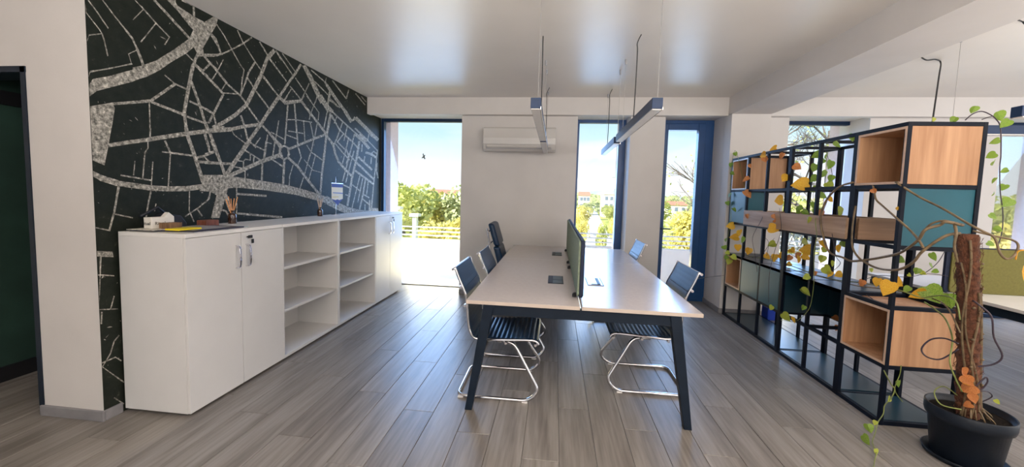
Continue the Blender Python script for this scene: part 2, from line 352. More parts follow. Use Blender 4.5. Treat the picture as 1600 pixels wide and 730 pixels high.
struct('ceiling', MB().box(-4.75, 7.6, -4.1, 6.25, H, H + 0.15), 'ceiling')
struct('wall_left', MB().box(XW - 0.16, XW, YC, 6.0, 0, H).box(-3.162, XW - 0.16, YC, YC + 0.14, 0, H).box(-4.6, -3.162, YC, YC + 0.14, 2.151, H).box(-4.6, -4.15, YC, YC + 0.14, 0, 2.151), 'wall')
struct('wall_far_left', MB().box(-4.75, -4.6, -4.1, YC + 0.14, 0, H), 'wall')
struct('wall_corridor', MB().box(-4.13, -3.98, YC + 0.14, 4.6, 0, H).box(-3.98, XW - 0.16, 4.45, 4.6, 0, H), 'green_wall')
struct('trim_1', MB().box(-3.98, -3.962, YC + 0.14, 4.45, 0, 0.11), 'black')
struct('trim_2', MB().box(-3.98, -3.955, YC + 0.14, 4.45, 2.015, 2.115), 'black')
struct('wall_right', MB().box(7.45, 7.6, -4.1, 6.0, 0, H), 'wall')
rw = MB().box(-4.6, 7.45, -4.1, -3.95, 0, 0.5).box(-4.6, 7.45, -4.1, -3.95, 2.55, H)
for q in (-4.6, -1.2, 2.2, 5.6): rw.box(q, q + 1.0 if q > -4.6 else q + 0.8, -4.1, -3.95, 0.5, 2.55)
rw.box(7.2, 7.45, -4.1, -3.95, 0.5, 2.55)
struct('wall_rear', rw, 'wall')
# ---- doorway lining on the left
dr = struct('door_1', MB().box(-3.19, -3.158, YC - 0.006, YC + 0.155, 0, 2.151).box(-4.15, -4.115, YC - 0.006, YC + 0.155, 0, 2.151).box(-4.15, -3.155, YC - 0.006, YC + 0.155, 2.118, 2.153), 'steel')

# ---- window wall: piers, jambs
def pier(x0, x1, name='wall_back'):
    return
wb = MB()
X1 = -1.361; X2 = 0.273; X3 = 0.985; X4 = 1.439; X5 = 2.99; X6 = 3.95; X7 = 5.45; X8 = 6.55
for x0, x1 in ((X1, X2), (X3, X4), (XL, X5), (X6, X7), (X8, 7.45)): wb.box(x0, x1, YP, 5.95, 0, H)
wb.box(XW, 7.45, YP, 5.95, 2.60, H)
struct('wall_back', wb, 'wall')
wx = MB()
for x0, x1 in ((-2.95, -2.66), (X1 + 0.05, X2), (X3 - 0.05, X4), (XL - 0.05, X5), (4.02, X7), (X8, 9)): wx.box(x0, x1, 5.95, 6.25, -1, 3.2)
wx.box(-2.95, 9, 5.95, 6.2, 2.625, 3.2); wx.box(-2.95, 9, 5.95, 6.25, -1, -0.03)
struct('wall_outside', wx, 'render')
# column beside the balcony door, big ceiling beam, window beam
struct('wall_column', MB().box(XL, XR, 5.21, YP + 0.01, 0, ZB + 0.01), 'wall')
struct('trim_3', MB().box(XL, XR, -3.95, YP, ZB, H), 'wall')
struct('trim_4', MB().box(XW, XL, YB, YP, ZB, H), 'wall')
struct('trim_5', MB().box(XR, 7.45, YB, YP, ZB, H), 'wall')
# skirtings
sk = lambda n, x0, x1, y0, y1, h=0.066: struct(n, MB().box(x0, x1, y0, y1, 0, h), 'skirt', bevel=0.004)
sk('baseboard_left', -3.175, XW + 0.014, YC - 0.016, YC)
sk('baseboard_left_side', XW, XW + 0.014, YC, 2.085)
sk('baseboard_back', X1, X2, YP - 0.014, YP)
sk('baseboard_column', XL - 0.014, XR + 0.014, 5.196, 5.21)
sk('baseboard_column_side', XL - 0.014, XL, 5.21, 5.78)
sk('baseboard_back_right', X6, X7, YP - 0.014, YP)

# ---- windows
def window(n, x0, x1, z0, z1, fw=0.05, right=None, bot=None, y=YW, mull=None):
    right = right or fw; bot = bot or fw
    w = bpy.data.objects.new('window_%d' % n, None); C.objects.link(w); w['kind'] = 'structure'; w.location = ((x0+x1)/2, y, 0)
    f = MB().box(x0, x0+fw, y-0.04, y+0.04, z0, z1).box(x1-right, x1, y-0.04, y+0.04, z0, z1).box(x0+fw, x1-right, y-0.04, y+0.04, z1-fw, z1).box(x0+fw, x1-right, y-0.04, y+0.04, z0, z0+bot)
    obj('window_frame', f, 'frame' if n == 2 else 'darkframe', w, bevel=0.004)
    obj('pane', MB().box(x0+fw-0.005, x1-right+0.005, y-0.004, y+0.004, z0+bot-0.005, z1-fw+0.005), 'glass', w)
    return w
window(1, XW + 0.005, X1, -0.03, 2.60, 0.045, right=0.03, bot=0.03)
w2 = window(2, X2, X3, 0.0, 2.60, 0.045, right=0.10)
window(3, X5, 4.10, 0.0, 2.60, 0.05, right=0.07)
window(4, X7 - 0.05, X8, 0.0, 2.60, 0.05)
# balcony door with sash
dw = bpy.data.objects.new('door_2', None); C.objects.link(dw); dw['kind'] = 'structure'; dw.location = (1.82, YW, 0)
fx0, fx1 = X4, XL
obj('door_frame', MB().box(fx0, fx0+0.06, YW-0.05, YW+0.05, 0, 2.60).box(fx1-0.12, fx1, YW-0.05, YW+0.05, 0, 2.60).box(fx0+0.06, fx1-0.12, YW-0.05, YW+0.05, 2.54, 2.60).box(fx0+0.06, fx1-0.12, YW-0.05, YW+0.05, 0, 0.05), 'frame', dw, bevel=0.004)
sx0, sx1 = fx0+0.055, fx1-0.115
sash = obj('sash', MB().box(sx0, sx0+0.075, YW-0.075, YW+0.02, 0.04, 2.55).box(sx1-0.095, sx1, YW-0.075, YW+0.02, 0.04, 2.55).box(sx0+0.075, sx1-0.095, YW-0.075, YW+0.02, 2.46, 2.55).box(sx0+0.075, sx1-0.095, YW-0.075, YW+0.02, 0.04, 0.16), 'frame', dw, bevel=0.005)
obj('pane', MB().box(sx0+0.07, sx1-0.09, YW-0.03, YW-0.02, 0.15, 2.47), 'glass', dw)
obj('door_handle', MB().tube([(sx0+0.04, YW-0.075, 1.05), (sx0+0.04, YW-0.13, 1.05), (sx0+0.16, YW-0.13, 1.05)], 0.010, 6), 'black', dw)

# ---- mural
ROADS=[[1.947,2.5,1.95,2.504,1.99,2.451,1.993,2.455,2.053,2.38,2.057,2.385,2.064,2.363,2.068,2.367],
[1.932,2.288,1.931,2.294,2.001,2.327,2,2.333,2.066,2.362,2.066,2.368],
[2.063,2.362,2.069,2.367,2.072,2.332,2.078,2.337,2.088,2.242,2.095,2.246],
[1.931,2.434,1.935,2.439,1.974,2.393,1.977,2.397],
[1.933,2.282,1.938,2.287,1.953,2.237,1.958,2.242,1.979,2.186,1.983,2.191],
[2.002,2.526,2.006,2.532,2.042,2.48,2.047,2.486,2.098,2.407,2.103,2.413],
[2.074,2.562,2.079,2.568,2.132,2.499,2.137,2.505,2.193,2.438,2.199,2.445],
[2.192,2.436,2.2,2.447,2.229,2.398,2.238,2.408,2.252,2.348,2.262,2.356],
[2.25,2.346,2.264,2.358,2.271,2.293,2.286,2.304,2.29,2.238,2.305,2.248],
[2.255,2.342,2.258,2.337,2.204,2.298,2.21,2.297,2.22,2.245,2.224,2.24,2.091,2.17,2.091,2.164,1.997,2.126,1.997,2.12],
[2.255,2.651,2.259,2.656,2.306,2.618,2.31,2.623,2.33,2.601,2.334,2.607],
[2.306,2.622,2.31,2.619,2.239,2.524,2.243,2.522],
[2.324,2.47,2.329,2.467,2.28,2.403,2.285,2.4],
[2.29,2.628,2.296,2.636,2.382,2.561,2.388,2.569,2.47,2.506,2.479,2.512,2.435,2.444,2.443,2.442],
[2.382,2.566,2.388,2.564,2.282,2.404,2.288,2.401],
[2.372,2.705,2.383,2.721,2.431,2.67,2.443,2.686,2.534,2.605,2.547,2.62,2.616,2.553,2.629,2.569],
[2.509,2.777,2.527,2.787,2.512,2.748,2.529,2.758],
[2.656,2.808,2.673,2.816,2.657,2.725,2.674,2.733],
[2.569,2.802,2.574,2.814,2.662,2.806,2.667,2.819],
[2.802,2.651,2.816,2.665,2.857,2.595,2.872,2.608],
[2.737,2.471,2.738,2.491,2.862,2.514,2.863,2.534],
[2.593,2.433,2.599,2.441,2.645,2.403,2.651,2.411],
[2.686,2.489,2.709,2.487,2.652,2.419,2.675,2.419,2.626,2.329,2.65,2.33],
[2.732,2.468,2.742,2.479,2.789,2.429,2.799,2.441,2.854,2.398,2.864,2.41],
[2.655,2.384,2.663,2.395,2.722,2.356,2.729,2.366],
[2.791,2.437,2.797,2.432,2.722,2.363,2.729,2.359],
[2.748,2.471,2.749,2.488,2.826,2.498,2.824,2.515,2.908,2.543,2.904,2.558],
[2.908,2.546,2.903,2.555,2.994,2.608,2.988,2.617,3.127,2.714,3.119,2.722,3.22,2.8,3.21,2.807],
[1.932,2.088,1.932,2.093,1.997,2.115,1.996,2.121,2.092,2.168,2.091,2.173,2.228,2.239,2.227,2.245],
[2.099,1.951,2.098,1.967,2.312,2.018,2.311,2.036],
[2.271,2.006,2.271,2.025,2.339,2.027,2.338,2.046],
[2.344,2.034,2.333,2.048,2.508,2.186,2.496,2.2],
[2.429,2.232,2.435,2.239,2.499,2.193,2.505,2.2],
[2.5,2.191,2.505,2.202,2.593,2.175,2.598,2.187],
[2.319,2.02,2.327,2.022,2.317,1.806,2.325,1.808],
[2.335,2.02,2.341,2.036,2.549,1.984,2.556,2.002],
[2.633,2.38,2.662,2.385,2.589,2.185,2.617,2.188,2.546,1.98,2.573,1.981],
[2.556,1.993,2.579,2,2.569,1.845,2.593,1.851],
[2.618,2.244,2.637,2.256,2.683,2.083,2.703,2.094,2.72,1.967,2.741,1.976,2.75,1.883,2.772,1.892],
[2.605,2.093,2.611,2.107,2.697,2.076,2.705,2.09,2.804,2.043,2.813,2.058],
[2.572,1.977,2.577,1.991,2.719,1.955,2.725,1.97],
[2.844,2.127,2.859,2.123,2.801,2.053,2.816,2.049,2.752,1.968,2.766,1.964],
[2.804,2.049,2.814,2.053,2.823,1.965,2.833,1.969],
[2.657,2.374,2.669,2.388,2.719,2.336,2.731,2.351],
[2.718,2.336,2.732,2.352,2.848,2.259,2.862,2.275],
[2.729,2.349,2.722,2.353,2.797,2.43,2.79,2.434],
[2.79,2.428,2.798,2.436,2.848,2.389,2.858,2.394,2.803,2.318,2.812,2.316],
[2.075,1.692,2.073,1.715,2.203,1.731,2.2,1.755,2.345,1.769,2.343,1.795],
[2.304,1.759,2.301,1.786,2.577,1.84,2.573,1.87,2.769,1.892,2.765,1.924,2.913,1.939,2.907,1.972],
[2.732,1.885,2.73,1.918,2.975,1.938,2.973,1.973],
[2.977,1.943,2.97,1.969,3.108,1.989,3.103,2.017,3.307,2.043,3.303,2.073],
[2.319,1.852,2.329,1.854,2.313,1.778,2.323,1.779],
[2.301,1.76,2.309,1.761,2.3,1.716,2.307,1.715,2.28,1.688,2.288,1.687,2.259,1.514,2.267,1.513],
[2.217,1.624,2.223,1.624,2.205,1.53,2.211,1.529],
[2.132,1.521,2.134,1.53,2.32,1.495,2.322,1.505],
[2.328,1.628,2.335,1.628,2.313,1.467,2.32,1.467],
[1.94,1.509,1.949,1.543,2.024,1.485,2.033,1.52,2.114,1.455,2.125,1.491],
[2.117,1.457,2.123,1.49,2.211,1.444,2.217,1.478,2.332,1.429,2.337,1.464],
[2.289,1.433,2.292,1.467,2.418,1.427,2.421,1.463,2.563,1.43,2.561,1.468,2.69,1.447,2.685,1.486,2.776,1.464,2.768,1.503],
[2.114,1.459,2.125,1.457,2.099,1.378,2.11,1.376],
[2.307,1.429,2.317,1.427,2.296,1.376,2.306,1.374],
[2.412,1.779,2.424,1.786,2.446,1.703,2.458,1.71],
[2.394,1.697,2.396,1.706,2.455,1.697,2.456,1.706],
[2.454,1.695,2.456,1.708,2.637,1.692,2.64,1.706],
[2.449,1.7,2.459,1.7,2.426,1.46,2.435,1.46],
[2.562,1.892,2.591,1.903,2.575,1.83,2.603,1.842,2.624,1.693,2.653,1.705,2.689,1.492,2.72,1.502],
[2.718,1.872,2.731,1.878,2.76,1.74,2.773,1.745],
[2.755,1.895,2.779,1.907,2.803,1.781,2.828,1.792,2.883,1.586,2.91,1.596],
[2.648,1.677,2.644,1.693,2.722,1.699,2.717,1.715,2.818,1.744,2.811,1.759],
[2.716,1.701,2.723,1.706,2.748,1.666,2.755,1.672],
[2.66,1.647,2.662,1.667,2.897,1.652,2.899,1.673],
[2.758,1.433,2.768,1.432,2.747,1.376,2.757,1.372,2.711,1.345,2.718,1.338],
[2.759,1.435,2.77,1.433,2.737,1.368,2.745,1.362,2.646,1.303,2.652,1.295,2.544,1.246,2.549,1.237],
[2.584,1.432,2.593,1.432,2.577,1.286,2.586,1.287,2.613,1.196,2.622,1.199],
[2.644,1.289,2.653,1.295,2.683,1.235,2.692,1.241],
[2.309,1.429,2.319,1.427,2.291,1.364,2.301,1.362,2.268,1.244,2.278,1.242],
[2.339,1.343,2.346,1.341,2.328,1.29,2.334,1.289],
[2.115,1.452,2.126,1.45,2.083,1.293,2.094,1.29,2.053,1.181,2.063,1.177],
[1.964,1.201,1.966,1.208,2.063,1.176,2.064,1.184],
[1.962,1.205,1.968,1.204,1.961,1.165,1.966,1.164],
[2.087,1.278,2.089,1.286,2.193,1.248,2.195,1.256],
[2.002,1.028,2.012,1.025,1.966,0.742,1.976,0.738],
[1.963,0.914,1.963,0.921,2.074,0.891,2.074,0.898],
[2.066,0.769,2.072,0.765,2.043,0.69,2.049,0.686],
[1.97,0.7,1.969,0.706,2.086,0.675,2.086,0.682],
[1.996,0.687,2.004,0.684,1.99,0.613,1.998,0.61],
[2.084,0.511,2.089,0.504,2.055,0.482,2.061,0.476,2.032,0.412,2.038,0.406,1.984,0.347,1.99,0.34],
[1.983,0.365,1.981,0.373,2.061,0.37,2.061,0.378,2.092,0.333,2.096,0.338],
[1.985,0.341,1.989,0.347,2.1,0.186,2.105,0.192],
[2.042,0.115,2.046,0.119,2.095,0.045,2.099,0.05],
[2.854,2.758,2.862,2.765,2.924,2.697,2.932,2.704,2.996,2.613,3.005,2.62,3.073,2.524,3.082,2.531,3.117,2.487,3.128,2.492,3.088,2.366,3.099,2.367],
[2.802,2.659,2.814,2.674,2.838,2.639,2.854,2.651,2.884,2.54,2.9,2.551],
[3.055,2.797,3.064,2.805,3.108,2.723,3.118,2.73,3.244,2.598,3.254,2.606,3.323,2.542,3.333,2.551],
[3.476,2.803,3.507,2.792,3.39,2.711,3.428,2.709,3.308,2.533,3.347,2.534,3.249,2.417,3.286,2.415],
[3.24,2.604,3.258,2.601,3.16,2.484,3.179,2.483,3.12,2.376,3.14,2.377],
[3.298,2.796,3.311,2.807,3.402,2.704,3.416,2.715],
[3.415,2.695,3.427,2.706,3.58,2.586,3.593,2.597],
[3.502,2.794,3.519,2.807,3.581,2.726,3.598,2.738],
[2.742,2.461,2.754,2.475,2.841,2.391,2.855,2.405,2.938,2.317,2.953,2.331],
[2.909,2.508,2.918,2.507,2.843,2.383,2.851,2.382,2.798,2.314,2.806,2.312],
[2.749,2.382,2.742,2.385,2.788,2.431,2.781,2.435],
[2.739,2.338,2.749,2.349,2.813,2.282,2.824,2.293],
[3.332,2.505,3.345,2.516,3.409,2.453,3.422,2.464],
[3.142,2.431,3.152,2.44,3.195,2.392,3.205,2.401],
[2.754,2.316,2.767,2.331,2.876,2.238,2.891,2.253,2.898,2.221,2.914,2.236],
[2.896,2.23,2.916,2.227,2.802,2.055,2.821,2.051],
[2.927,2.322,2.936,2.32,2.884,2.256,2.893,2.254],
[2.885,2.358,2.897,2.369,2.931,2.32,2.942,2.332,3.07,2.254,3.082,2.267,3.135,2.201,3.149,2.212],
[2.906,2.233,2.907,2.243,3.04,2.26,3.041,2.27],
[3.094,2.425,3.106,2.428,3.087,2.333,3.099,2.336,3.07,2.26,3.082,2.261],
[3.152,2.444,3.164,2.444,3.075,2.266,3.087,2.266],
[3.153,2.431,3.163,2.44,3.221,2.367,3.233,2.376],
[3.288,2.495,3.33,2.493,3.201,2.338,3.241,2.334,3.125,2.204,3.159,2.192,3.004,2.091,3.028,2.07,2.881,2.004,2.899,1.98,2.792,1.95,2.807,1.925],
[3.145,2.183,3.159,2.194,3.28,2.061,3.296,2.072],
[3.248,2.339,3.261,2.351,3.403,2.22,3.418,2.231],
[3.332,2.493,3.345,2.505,3.534,2.364,3.549,2.377],
[3.522,2.371,3.56,2.361,3.386,2.201,3.422,2.192,3.288,2.066,3.322,2.056,3.151,1.898,3.182,1.884,3.087,1.826,3.115,1.811],
[3.067,2.088,3.086,2.097,3.106,2.005,3.126,2.013,3.135,1.893,3.155,1.9],
[2.979,1.943,2.987,1.947,2.998,1.913,3.005,1.919,3.048,1.888,3.054,1.894,3.12,1.856,3.125,1.863],
[3.308,2.046,3.326,2.062,3.439,1.96,3.459,1.977,3.568,1.88,3.59,1.897],
[3.434,2.003,3.441,2.012,3.572,1.969,3.579,1.978],
[3.531,2.132,3.542,2.132,3.467,1.865,3.478,1.866],
[3.379,1.977,3.395,1.977,3.352,1.851,3.368,1.851],
[3.372,1.899,3.375,1.907,3.433,1.893,3.437,1.902],
[3.292,1.938,3.302,1.934,3.227,1.859,3.237,1.855],
[3.161,1.877,3.172,1.888,3.237,1.831,3.248,1.842],
[2.732,2.066,2.741,2.082,2.803,2.044,2.812,2.06],
[2.799,2.054,2.816,2.051,2.758,1.971,2.775,1.967],
[2.806,2.043,2.817,2.048,2.826,1.971,2.837,1.976],
[2.722,1.964,2.744,1.976,2.754,1.903,2.776,1.914,2.81,1.778,2.833,1.789],
[2.721,1.877,2.74,1.884,2.751,1.773,2.77,1.78],
[2.773,1.828,2.796,1.839,2.854,1.661,2.879,1.671,2.891,1.557,2.916,1.565],
[2.734,1.824,2.751,1.831,2.759,1.737,2.776,1.744],
[2.728,1.711,2.723,1.728,2.823,1.746,2.817,1.764],
[2.721,1.691,2.729,1.699,2.756,1.661,2.765,1.67],
[2.723,1.645,2.724,1.663,2.855,1.651,2.857,1.671,2.978,1.657,2.98,1.677],
[3.133,1.876,3.171,1.859,2.994,1.705,3.03,1.688,2.892,1.57,2.926,1.552],
[3.08,1.872,3.087,1.88,3.125,1.851,3.132,1.859],
[2.952,1.549,2.937,1.578,3.317,1.703,3.3,1.735,3.589,1.796,3.571,1.831],
[2.977,1.64,2.98,1.65,3.099,1.631,3.101,1.641],
[3.034,1.695,3.035,1.703,3.089,1.695,3.091,1.703],
[3.101,1.636,3.088,1.635,3.102,1.699,3.089,1.7,3.12,1.715,3.118,1.726,3.177,1.713,3.167,1.719,3.18,1.768,3.166,1.767],
[3.111,1.793,3.12,1.804,3.31,1.714,3.319,1.725],
[3.208,1.748,3.222,1.749,3.2,1.691,3.215,1.691],
[3.104,1.622,3.118,1.623,3.103,1.548,3.116,1.549],
[3.359,1.917,3.384,1.918,3.322,1.736,3.347,1.736],
[3.303,1.699,3.326,1.701,3.293,1.538,3.316,1.538],
[3.172,1.865,3.179,1.876,3.226,1.849,3.233,1.86,3.333,1.819,3.34,1.83],
[3.256,1.903,3.267,1.9,3.224,1.856,3.235,1.853],
[3.473,1.933,3.489,1.933,3.435,1.756,3.451,1.756],
[3.464,1.924,3.484,1.94,3.556,1.864,3.577,1.881],
[3.532,1.868,3.557,1.871,3.53,1.806,3.556,1.809],
[3.438,1.741,3.447,1.752,3.573,1.691,3.583,1.702],
[3.011,1.468,3.024,1.468,3.005,1.246,3.018,1.245],
[3.02,1.405,3.022,1.422,3.359,1.386,3.361,1.405],
[3.01,1.237,3.013,1.254,3.567,1.17,3.57,1.191],
[2.881,1.398,2.918,1.41,2.933,1.265,2.972,1.276],
[2.853,1.276,2.858,1.29,2.9,1.262,2.912,1.273,2.927,1.214,2.944,1.221],
[3.489,2.797,3.512,2.791,3.408,2.698,3.43,2.693],
[3.506,2.793,3.518,2.803,3.739,2.633,3.752,2.643],
[3.591,2.8,3.601,2.808,3.781,2.682,3.792,2.69],
[3.414,2.687,3.424,2.696,3.648,2.545,3.659,2.554],
[3.861,2.794,3.895,2.791,3.771,2.671,3.802,2.666,3.664,2.542,3.694,2.537,3.531,2.369,3.56,2.363,3.483,2.302,3.511,2.297],
[3.905,2.781,3.951,2.81,4.006,2.674,4.054,2.702],
[3.896,2.784,3.96,2.826,3.996,2.687,4.064,2.727,4.134,2.534,4.206,2.573,4.215,2.459,4.289,2.5],
[3.409,2.455,3.419,2.464,3.534,2.364,3.545,2.373],
[3.78,2.619,3.791,2.628,3.932,2.517,3.945,2.526,4.05,2.429,4.064,2.438],
[4.006,2.636,4.022,2.636,3.872,2.424,3.887,2.423],
[3.698,2.511,3.71,2.521,3.873,2.413,3.886,2.424],
[3.724,2.502,3.736,2.5,3.613,2.36,3.624,2.358],
[4.04,2.781,4.052,2.794,4.298,2.723,4.312,2.736],
[4.29,2.72,4.32,2.74,4.458,2.617,4.49,2.637],
[4.1,2.676,4.114,2.688,4.384,2.584,4.399,2.597],
[4.323,2.787,4.34,2.789,4.296,2.729,4.314,2.731],
[4.376,2.639,4.408,2.645,4.359,2.538,4.388,2.551,4.456,2.526,4.473,2.546],
[4.145,2.538,4.162,2.54,4.112,2.448,4.128,2.449],
[3.632,2.337,3.63,2.352,3.88,2.411,3.878,2.426],
[3.537,2.356,3.553,2.376,3.622,2.335,3.639,2.355],
[3.522,2.374,3.557,2.377,3.512,2.341,3.542,2.336,3.395,2.195,3.422,2.187],
[3.541,2.352,3.562,2.372,3.626,2.312,3.648,2.333],
[3.639,2.314,3.635,2.334,3.882,2.397,3.877,2.418],
[3.657,2.409,3.67,2.406,3.612,2.35,3.625,2.347],
[3.818,2.444,3.829,2.453,3.874,2.417,3.885,2.426],
[3.916,2.475,3.931,2.473,3.872,2.418,3.887,2.416],
[3.865,2.397,3.893,2.418,4.025,2.293,4.056,2.313,4.15,2.22,4.182,2.241,4.3,2.125,4.334,2.146],
[3.962,2.481,3.973,2.489,4.177,2.349,4.191,2.356,4.159,2.259,4.174,2.261],
[4.145,2.523,4.161,2.523,4.033,2.322,4.048,2.322],
[4.166,2.528,4.239,2.573,4.351,2.39,4.43,2.435],
[4.335,2.397,4.356,2.399,4.264,2.189,4.284,2.19],
[4.389,2.388,4.427,2.392,4.316,2.142,4.353,2.145],
[4.379,2.391,4.402,2.403,4.46,2.324,4.484,2.336],
[3.657,2.324,3.68,2.328,3.606,1.917,3.628,1.919],
[3.757,2.35,3.779,2.357,3.78,2.139,3.803,2.145,3.804,1.92,3.827,1.924],
[3.659,2.165,3.66,2.176,3.778,2.188,3.78,2.199,4.053,2.213,4.056,2.225],
[3.904,2.2,3.92,2.203,3.923,1.987,3.939,1.99],
[4.016,2.211,4.032,2.216,4.076,2.037,4.092,2.042],
[4.017,2.299,4.033,2.3,4.001,2.238,4.017,2.24],
[4.14,2.227,4.159,2.228,4.09,2.051,4.109,2.052],
[3.669,2.053,3.672,2.064,3.923,2.067,3.926,2.078],
[3.641,2.009,3.647,2.02,3.8,1.992,3.806,2.004],
[3.673,1.863,3.661,1.884,4.091,2.029,4.076,2.05,4.334,2.12,4.318,2.143],
[3.395,1.99,3.414,2.004,3.538,1.872,3.558,1.886],
[3.61,1.892,3.61,1.912,3.649,1.88,3.673,1.894,3.66,1.84,3.689,1.843,3.647,1.795,3.672,1.787,3.608,1.775,3.608,1.754,3.57,1.787,3.547,1.774,3.559,1.828,3.531,1.825,3.572,1.87,3.549,1.878,3.61,1.892,3.61,1.912],
[3.424,2.004,3.431,2.014,3.601,1.959,3.609,1.97],
[3.529,2.137,3.541,2.138,3.439,1.765,3.451,1.765],
[3.406,1.736,3.392,1.756,3.548,1.799,3.534,1.819],
[4.306,2.125,4.346,2.129,4.251,1.816,4.29,1.817],
[4.322,2.111,4.347,2.124,4.457,2,4.483,2.012],
[3.813,1.906,3.831,1.912,3.861,1.8,3.879,1.805],
[4.074,2.03,4.093,2.03,4.026,1.887,4.044,1.886,3.979,1.791,3.996,1.789],
[3.954,1.952,3.966,1.958,4.03,1.883,4.04,1.891,4.241,1.81,4.25,1.818],
[4.106,1.857,4.12,1.856,4.082,1.8,4.096,1.799],
[3.55,1.8,3.568,1.81,3.586,1.76,3.605,1.77],
[3.676,1.835,3.696,1.829,3.63,1.777,3.649,1.771],
[3.641,1.783,3.665,1.803,3.798,1.698,3.826,1.716,3.954,1.566,3.986,1.583,4.165,1.407,4.199,1.425],
[3.592,1.765,3.623,1.767,3.569,1.51,3.6,1.51],
[3.43,1.75,3.437,1.758,3.59,1.678,3.598,1.686],
[3.73,1.72,3.744,1.719,3.675,1.599,3.689,1.598,3.667,1.504,3.681,1.503],
[3.863,1.816,3.878,1.813,3.798,1.722,3.813,1.719],
[4.012,1.869,4.027,1.868,3.911,1.631,3.926,1.629],
[4.105,1.86,4.122,1.859,3.985,1.577,4,1.575],
[3.908,1.788,3.919,1.794,4.06,1.683,4.068,1.691,4.242,1.664,4.246,1.673],
[4.077,1.872,4.086,1.88,4.24,1.813,4.25,1.821],
[4.261,1.897,4.3,1.898,4.216,1.668,4.255,1.668,4.18,1.417,4.218,1.415],
[3.896,1.602,3.911,1.599,3.83,1.472,3.844,1.469],
[4.444,2.786,4.462,2.799,4.754,2.646,4.775,2.659],
[4.811,2.783,4.835,2.786,4.753,2.651,4.776,2.654],
[4.312,2.693,4.357,2.723,4.51,2.574,4.558,2.605,4.704,2.476,4.755,2.508],
[4.695,2.473,4.764,2.51,4.859,2.363,4.905,2.409,5.023,2.448,4.964,2.47],
[4.962,2.437,5.025,2.482,5.251,2.345,5.321,2.391,5.624,2.228,5.703,2.276],
[4.38,2.556,4.403,2.575,4.543,2.503,4.566,2.522,4.611,2.499,4.627,2.52],
[4.394,2.626,4.43,2.629,4.353,2.547,4.39,2.552,4.333,2.451,4.37,2.457],
[4.317,2.444,4.367,2.483,4.424,2.4,4.477,2.439],
[4.44,2.411,4.461,2.428,4.741,2.316,4.763,2.333,4.981,2.243,5.005,2.261,5.246,2.17,5.272,2.189],
[4.418,2.374,4.442,2.386,4.584,2.229,4.607,2.242,4.858,2.123,4.881,2.138],
[4.542,2.394,4.565,2.394,4.479,2.288,4.502,2.288],
[4.661,2.334,4.685,2.334,4.519,2.083,4.543,2.082],
[4.773,2.305,4.8,2.307,4.693,2.107,4.719,2.108],
[4.954,2.235,4.982,2.236,4.904,2.131,4.932,2.132],
[4.387,2.362,4.432,2.367,4.308,2.11,4.351,2.112],
[4.966,2.305,4.994,2.325,5.314,2.193,5.345,2.214],
[5.358,2.313,5.387,2.315,5.315,2.189,5.344,2.191],
[4.983,2.773,5.003,2.787,5.246,2.681,5.268,2.695],
[5.139,2.775,5.157,2.787,5.275,2.729,5.294,2.741],
[4.313,2.1,4.346,2.12,4.444,2.023,4.485,2.04,4.489,1.91,4.533,1.923,4.563,1.819,4.603,1.837,4.716,1.732,4.753,1.753,4.905,1.639,4.944,1.661],
[4.559,2.155,4.585,2.153,4.475,2.036,4.5,2.033],
[4.55,2.064,4.57,2.078,4.673,2.012,4.695,2.026,4.998,1.852,5.023,1.866],
[4.501,2.038,4.522,2.051,4.672,1.943,4.695,1.956,4.83,1.866,4.853,1.88],
[4.699,2.181,4.721,2.198,4.884,2.124,4.91,2.141,5.054,2.044,5.084,2.06],
[5.07,2.16,5.127,2.163,4.983,1.882,5.038,1.881,4.884,1.668,4.937,1.665,4.761,1.266,4.812,1.26],
[4.909,2.122,4.94,2.122,4.72,1.715,4.749,1.713,4.655,1.585,4.683,1.582],
[4.802,2.149,4.828,2.15,4.658,1.809,4.683,1.807],
[4.939,2.009,4.967,2.008,4.734,1.574,4.76,1.571],
[4.749,2.011,4.774,2.018,4.801,1.919,4.828,1.922,4.748,1.817,4.774,1.815],
[4.673,2.189,4.696,2.183,4.536,2.066,4.559,2.06],
[4.959,2.216,5.005,2.25,5.163,2.157,5.217,2.192,5.352,2.074,5.414,2.107],
[5.085,2.242,5.112,2.261,5.302,2.175,5.331,2.194],
[5.305,2.201,5.328,2.215,5.63,2.082,5.657,2.097],
[5.393,2.285,5.437,2.319,5.637,2.232,5.684,2.267],
[5.051,1.928,5.087,1.951,5.448,1.774,5.49,1.797],
[5.007,1.842,5.043,1.864,5.501,1.638,5.543,1.661],
[4.966,1.733,4.997,1.756,5.504,1.563,5.541,1.588],
[5.26,2.005,5.278,2.039,5.401,2.001,5.432,2.035,5.606,1.963,5.646,1.996],
[5.464,2.021,5.436,2.032,5.515,2.057,5.522,2.076,5.63,2.022,5.657,2.04],
[5.625,2.105,5.661,2.107,5.505,1.584,5.54,1.583,5.438,1.223,5.473,1.22],
[5.159,2.125,5.19,2.128,5.144,2.016,5.175,2.019],
[5.238,1.966,5.269,1.966,5.206,1.885,5.238,1.885],
[5.434,1.969,5.468,1.971,5.417,1.871,5.451,1.873],
[5.609,1.904,5.645,1.906,5.592,1.785,5.628,1.789,5.647,1.67,5.683,1.675],
[5.102,1.686,5.127,1.684,4.884,1.225,4.908,1.221],
[5.25,1.639,5.291,1.638,5.172,1.403,5.212,1.399,5.081,1.204,5.119,1.198],
[5.178,1.651,5.205,1.65,5.042,1.311,5.067,1.308],
[5.338,1.61,5.366,1.61,5.29,1.418,5.318,1.417],
[4.901,1.543,4.919,1.555,5.12,1.457,5.14,1.469],
[5.18,1.348,5.204,1.361,5.408,1.248,5.434,1.262],
[5.382,1.338,5.425,1.336,5.366,1.176,5.409,1.173],
[5.214,1.409,5.233,1.425,5.377,1.361,5.396,1.377],
